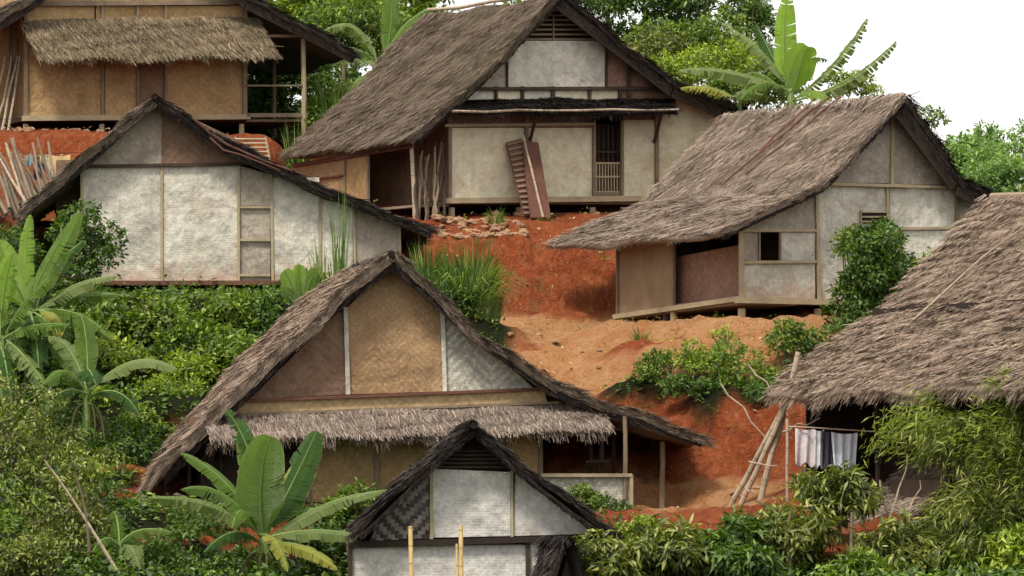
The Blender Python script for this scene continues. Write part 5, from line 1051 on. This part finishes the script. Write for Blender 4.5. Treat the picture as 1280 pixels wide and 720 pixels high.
# ---- bottom right foreground
FG = 'leafy shrubs along the bottom right'
for a in (('yellow green shrub beside the tiny hut peak', 765, 700, 86, 110, 70, 2600, 'leaf_olive'), ('long leaved shrub second from the tiny hut', 840, 692, 86.2, 120, 80, 3000, 'leaf_olive'), ('dark glossy shrub under the lower path', 900, 690, 86.6, 110, 76, 2600, 'leaf_dark'),
          ('tall olive shrub below the leaning poles', 985, 662, 87.2, 110, 76, 2800, 'leaf_olive'), ('olive shrub in front of the laundry', 1050, 618, 88, 120, 62, 2800, 'leaf_olive'), ('dark shrub low under the laundry shrub', 945, 712, 85.4, 130, 60, 2400, 'leaf_dark'), ('mixed green shrub in the bottom right foreground', 1080, 714, 85.2, 120, 36, 2200, 'leaf_mid'),
          ('olive shrub beside the gap of red earth', 1130, 690, 85.8, 110, 80, 2600, 'leaf_olive'), ('green shrub below the faded hut roof', 1210, 700, 86, 110, 70, 2400, 'leaf_mid'), ('bright shrub in the bottom right corner', 1265, 700, 85.5, 80, 70, 1800, 'leaf_light')):
    shrub(*a, .17, .30, group=FG, droop=.9, lumps=22, lump=.36, k=4) if False else shrub(*a, .19, .30, group=FG, droop=.7, lumps=20, lump=.34)
for lab, x, y in (('thin dark sapling trunk left of the red gap', 985, 700), ('thin dark sapling trunk in the red gap', 1062, 700)):
    a = P(x, y+30, 86.5); b = P(x+3, y-60, 86.8); mb = MB(); mb.tube(crooked(Vector((a.x, a.y, min(a.z, gz(a.x, a.y)))), b, 6, .02), .045, .025, 6); o = mb.build('sapling_trunk', M['bark']); tagit(o, lab, 'trunk')
def bamboo_clump(label, bx, by, d, tips, nleaf=26, ls=.26, mat='leaf_bamboo', spread=.10):
    b = P(bx, by, d); g = gz(b.x, b.y); b.z = min(b.z, g); t = thing('bamboo_clump', label, 'bamboo', tuple(b)); lv = []; mb = MB()
    for (cx_, cy_), (tx, ty), dd in tips:
        for q in range(3):
            jx = lambda s_: random.uniform(-s_, s_)
            c_ = P(cx_+jx(16), cy_+jx(14), d+dd+jx(.3)); e = P(tx+jx(20), ty+jx(16), d+dd+jx(.5)); b0 = b+Vector((jx(.25), jx(.25), 0))
            B = lambda u: b0*(1-u)**2+c_*2*u*(1-u)+e*u*u
            if q == 0: mb.tube([B(u/8) for u in range(9)], .018, .004, 5)
            m = nleaf; u = rng.uniform(.5, 1, m)
            base = np.array([tuple(B(float(x))) for x in u])+rng.normal(size=(m, 3))*spread*.8; k = 4; base = np.repeat(base, k, 0); tn = np.array((e-c_).normalized())
            A = tn*.8+rng.normal(size=(m*k, 3))*.55; A[:, 2] -= .15; N_ = rng.normal(size=(m*k, 3))*.5; N_[:, 2] += 1; L_ = ls*rng.uniform(.5, 1.2, m*k); lv.append(leaves_np(base+rng.normal(size=(m*k, 3))*spread, A, N_, L_, L_*.11+.006))
    mb.build('cane', M['stalk'], t); V, F = cat_vf(lv); mesh('foliage', V, F, M[mat], t)
bamboo_clump('bamboo spray hanging before the tan roof eave', 1262, 640, 88.6, [((1190, 470), (1080, 550), 0), ((1200, 480), (1095, 535), 0), ((1200, 470), (1120, 522), .2), ((1210, 480), (1150, 515), 0), ((1210, 500), (1130, 545), -.2), ((1210, 520), (1100, 565), 0), ((1220, 520), (1150, 570), 0), ((1220, 500), (1180, 530), -.3), ((1220, 540), (1170, 580), .1)], 26, ls=.19)
bamboo_clump('tall bamboo spray at the right edge covering the open shelter', 1275, 700, 87, [((1290, 520), (1215, 505), 0), ((1290, 480), (1240, 490), 0), ((1290, 470), (1270, 480), .2), ((1280, 540), (1200, 545), 0), ((1290, 560), (1220, 580), 0), ((1280, 600), (1240, 600), 0), ((1290, 520), (1275, 545), 0), ((1290, 600), (1280, 590), -.2), ((1270, 620), (1200, 610), -.2), ((1290, 560), (1250, 550), -.2), ((1280, 640), (1240, 650), -.3)], 40, ls=.21)
bamboo_clump('yellowing bamboo spray low at the bottom right', 1235, 730, 86, [((1230, 620), (1175, 640), 0), ((1240, 620), (1210, 620), 0), ((1250, 630), (1280, 640), 0), ((1220, 660), (1150, 670), 0), ((1250, 660), (1270, 690), -.3), ((1230, 650), (1200, 690), -.3)], 34, mat='leaf_olive')
for i, (p0, p1) in enumerate((((1110, 665), (1135, 575)), ((1128, 660), (1150, 600)), ((1165, 640), (1215, 590)), ((1100, 600), (1120, 690)))):
    mb = MB(); mb.tube(crooked(P(*p0, 88.2), P(*p1, 88.4), 6, .03), .022, .01, 5); o = mb.build('dry_cane', M['bamboogrey']); tagit(o, ('dry cane standing left in the low bamboo beside the red gap', 'dry cane second from the left beside the red gap', 'long dry cane slanting up to the right by the faded hut roof', 'dry cane bent down across the red gap')[i], 'cane', 'dry canes among the bamboo')
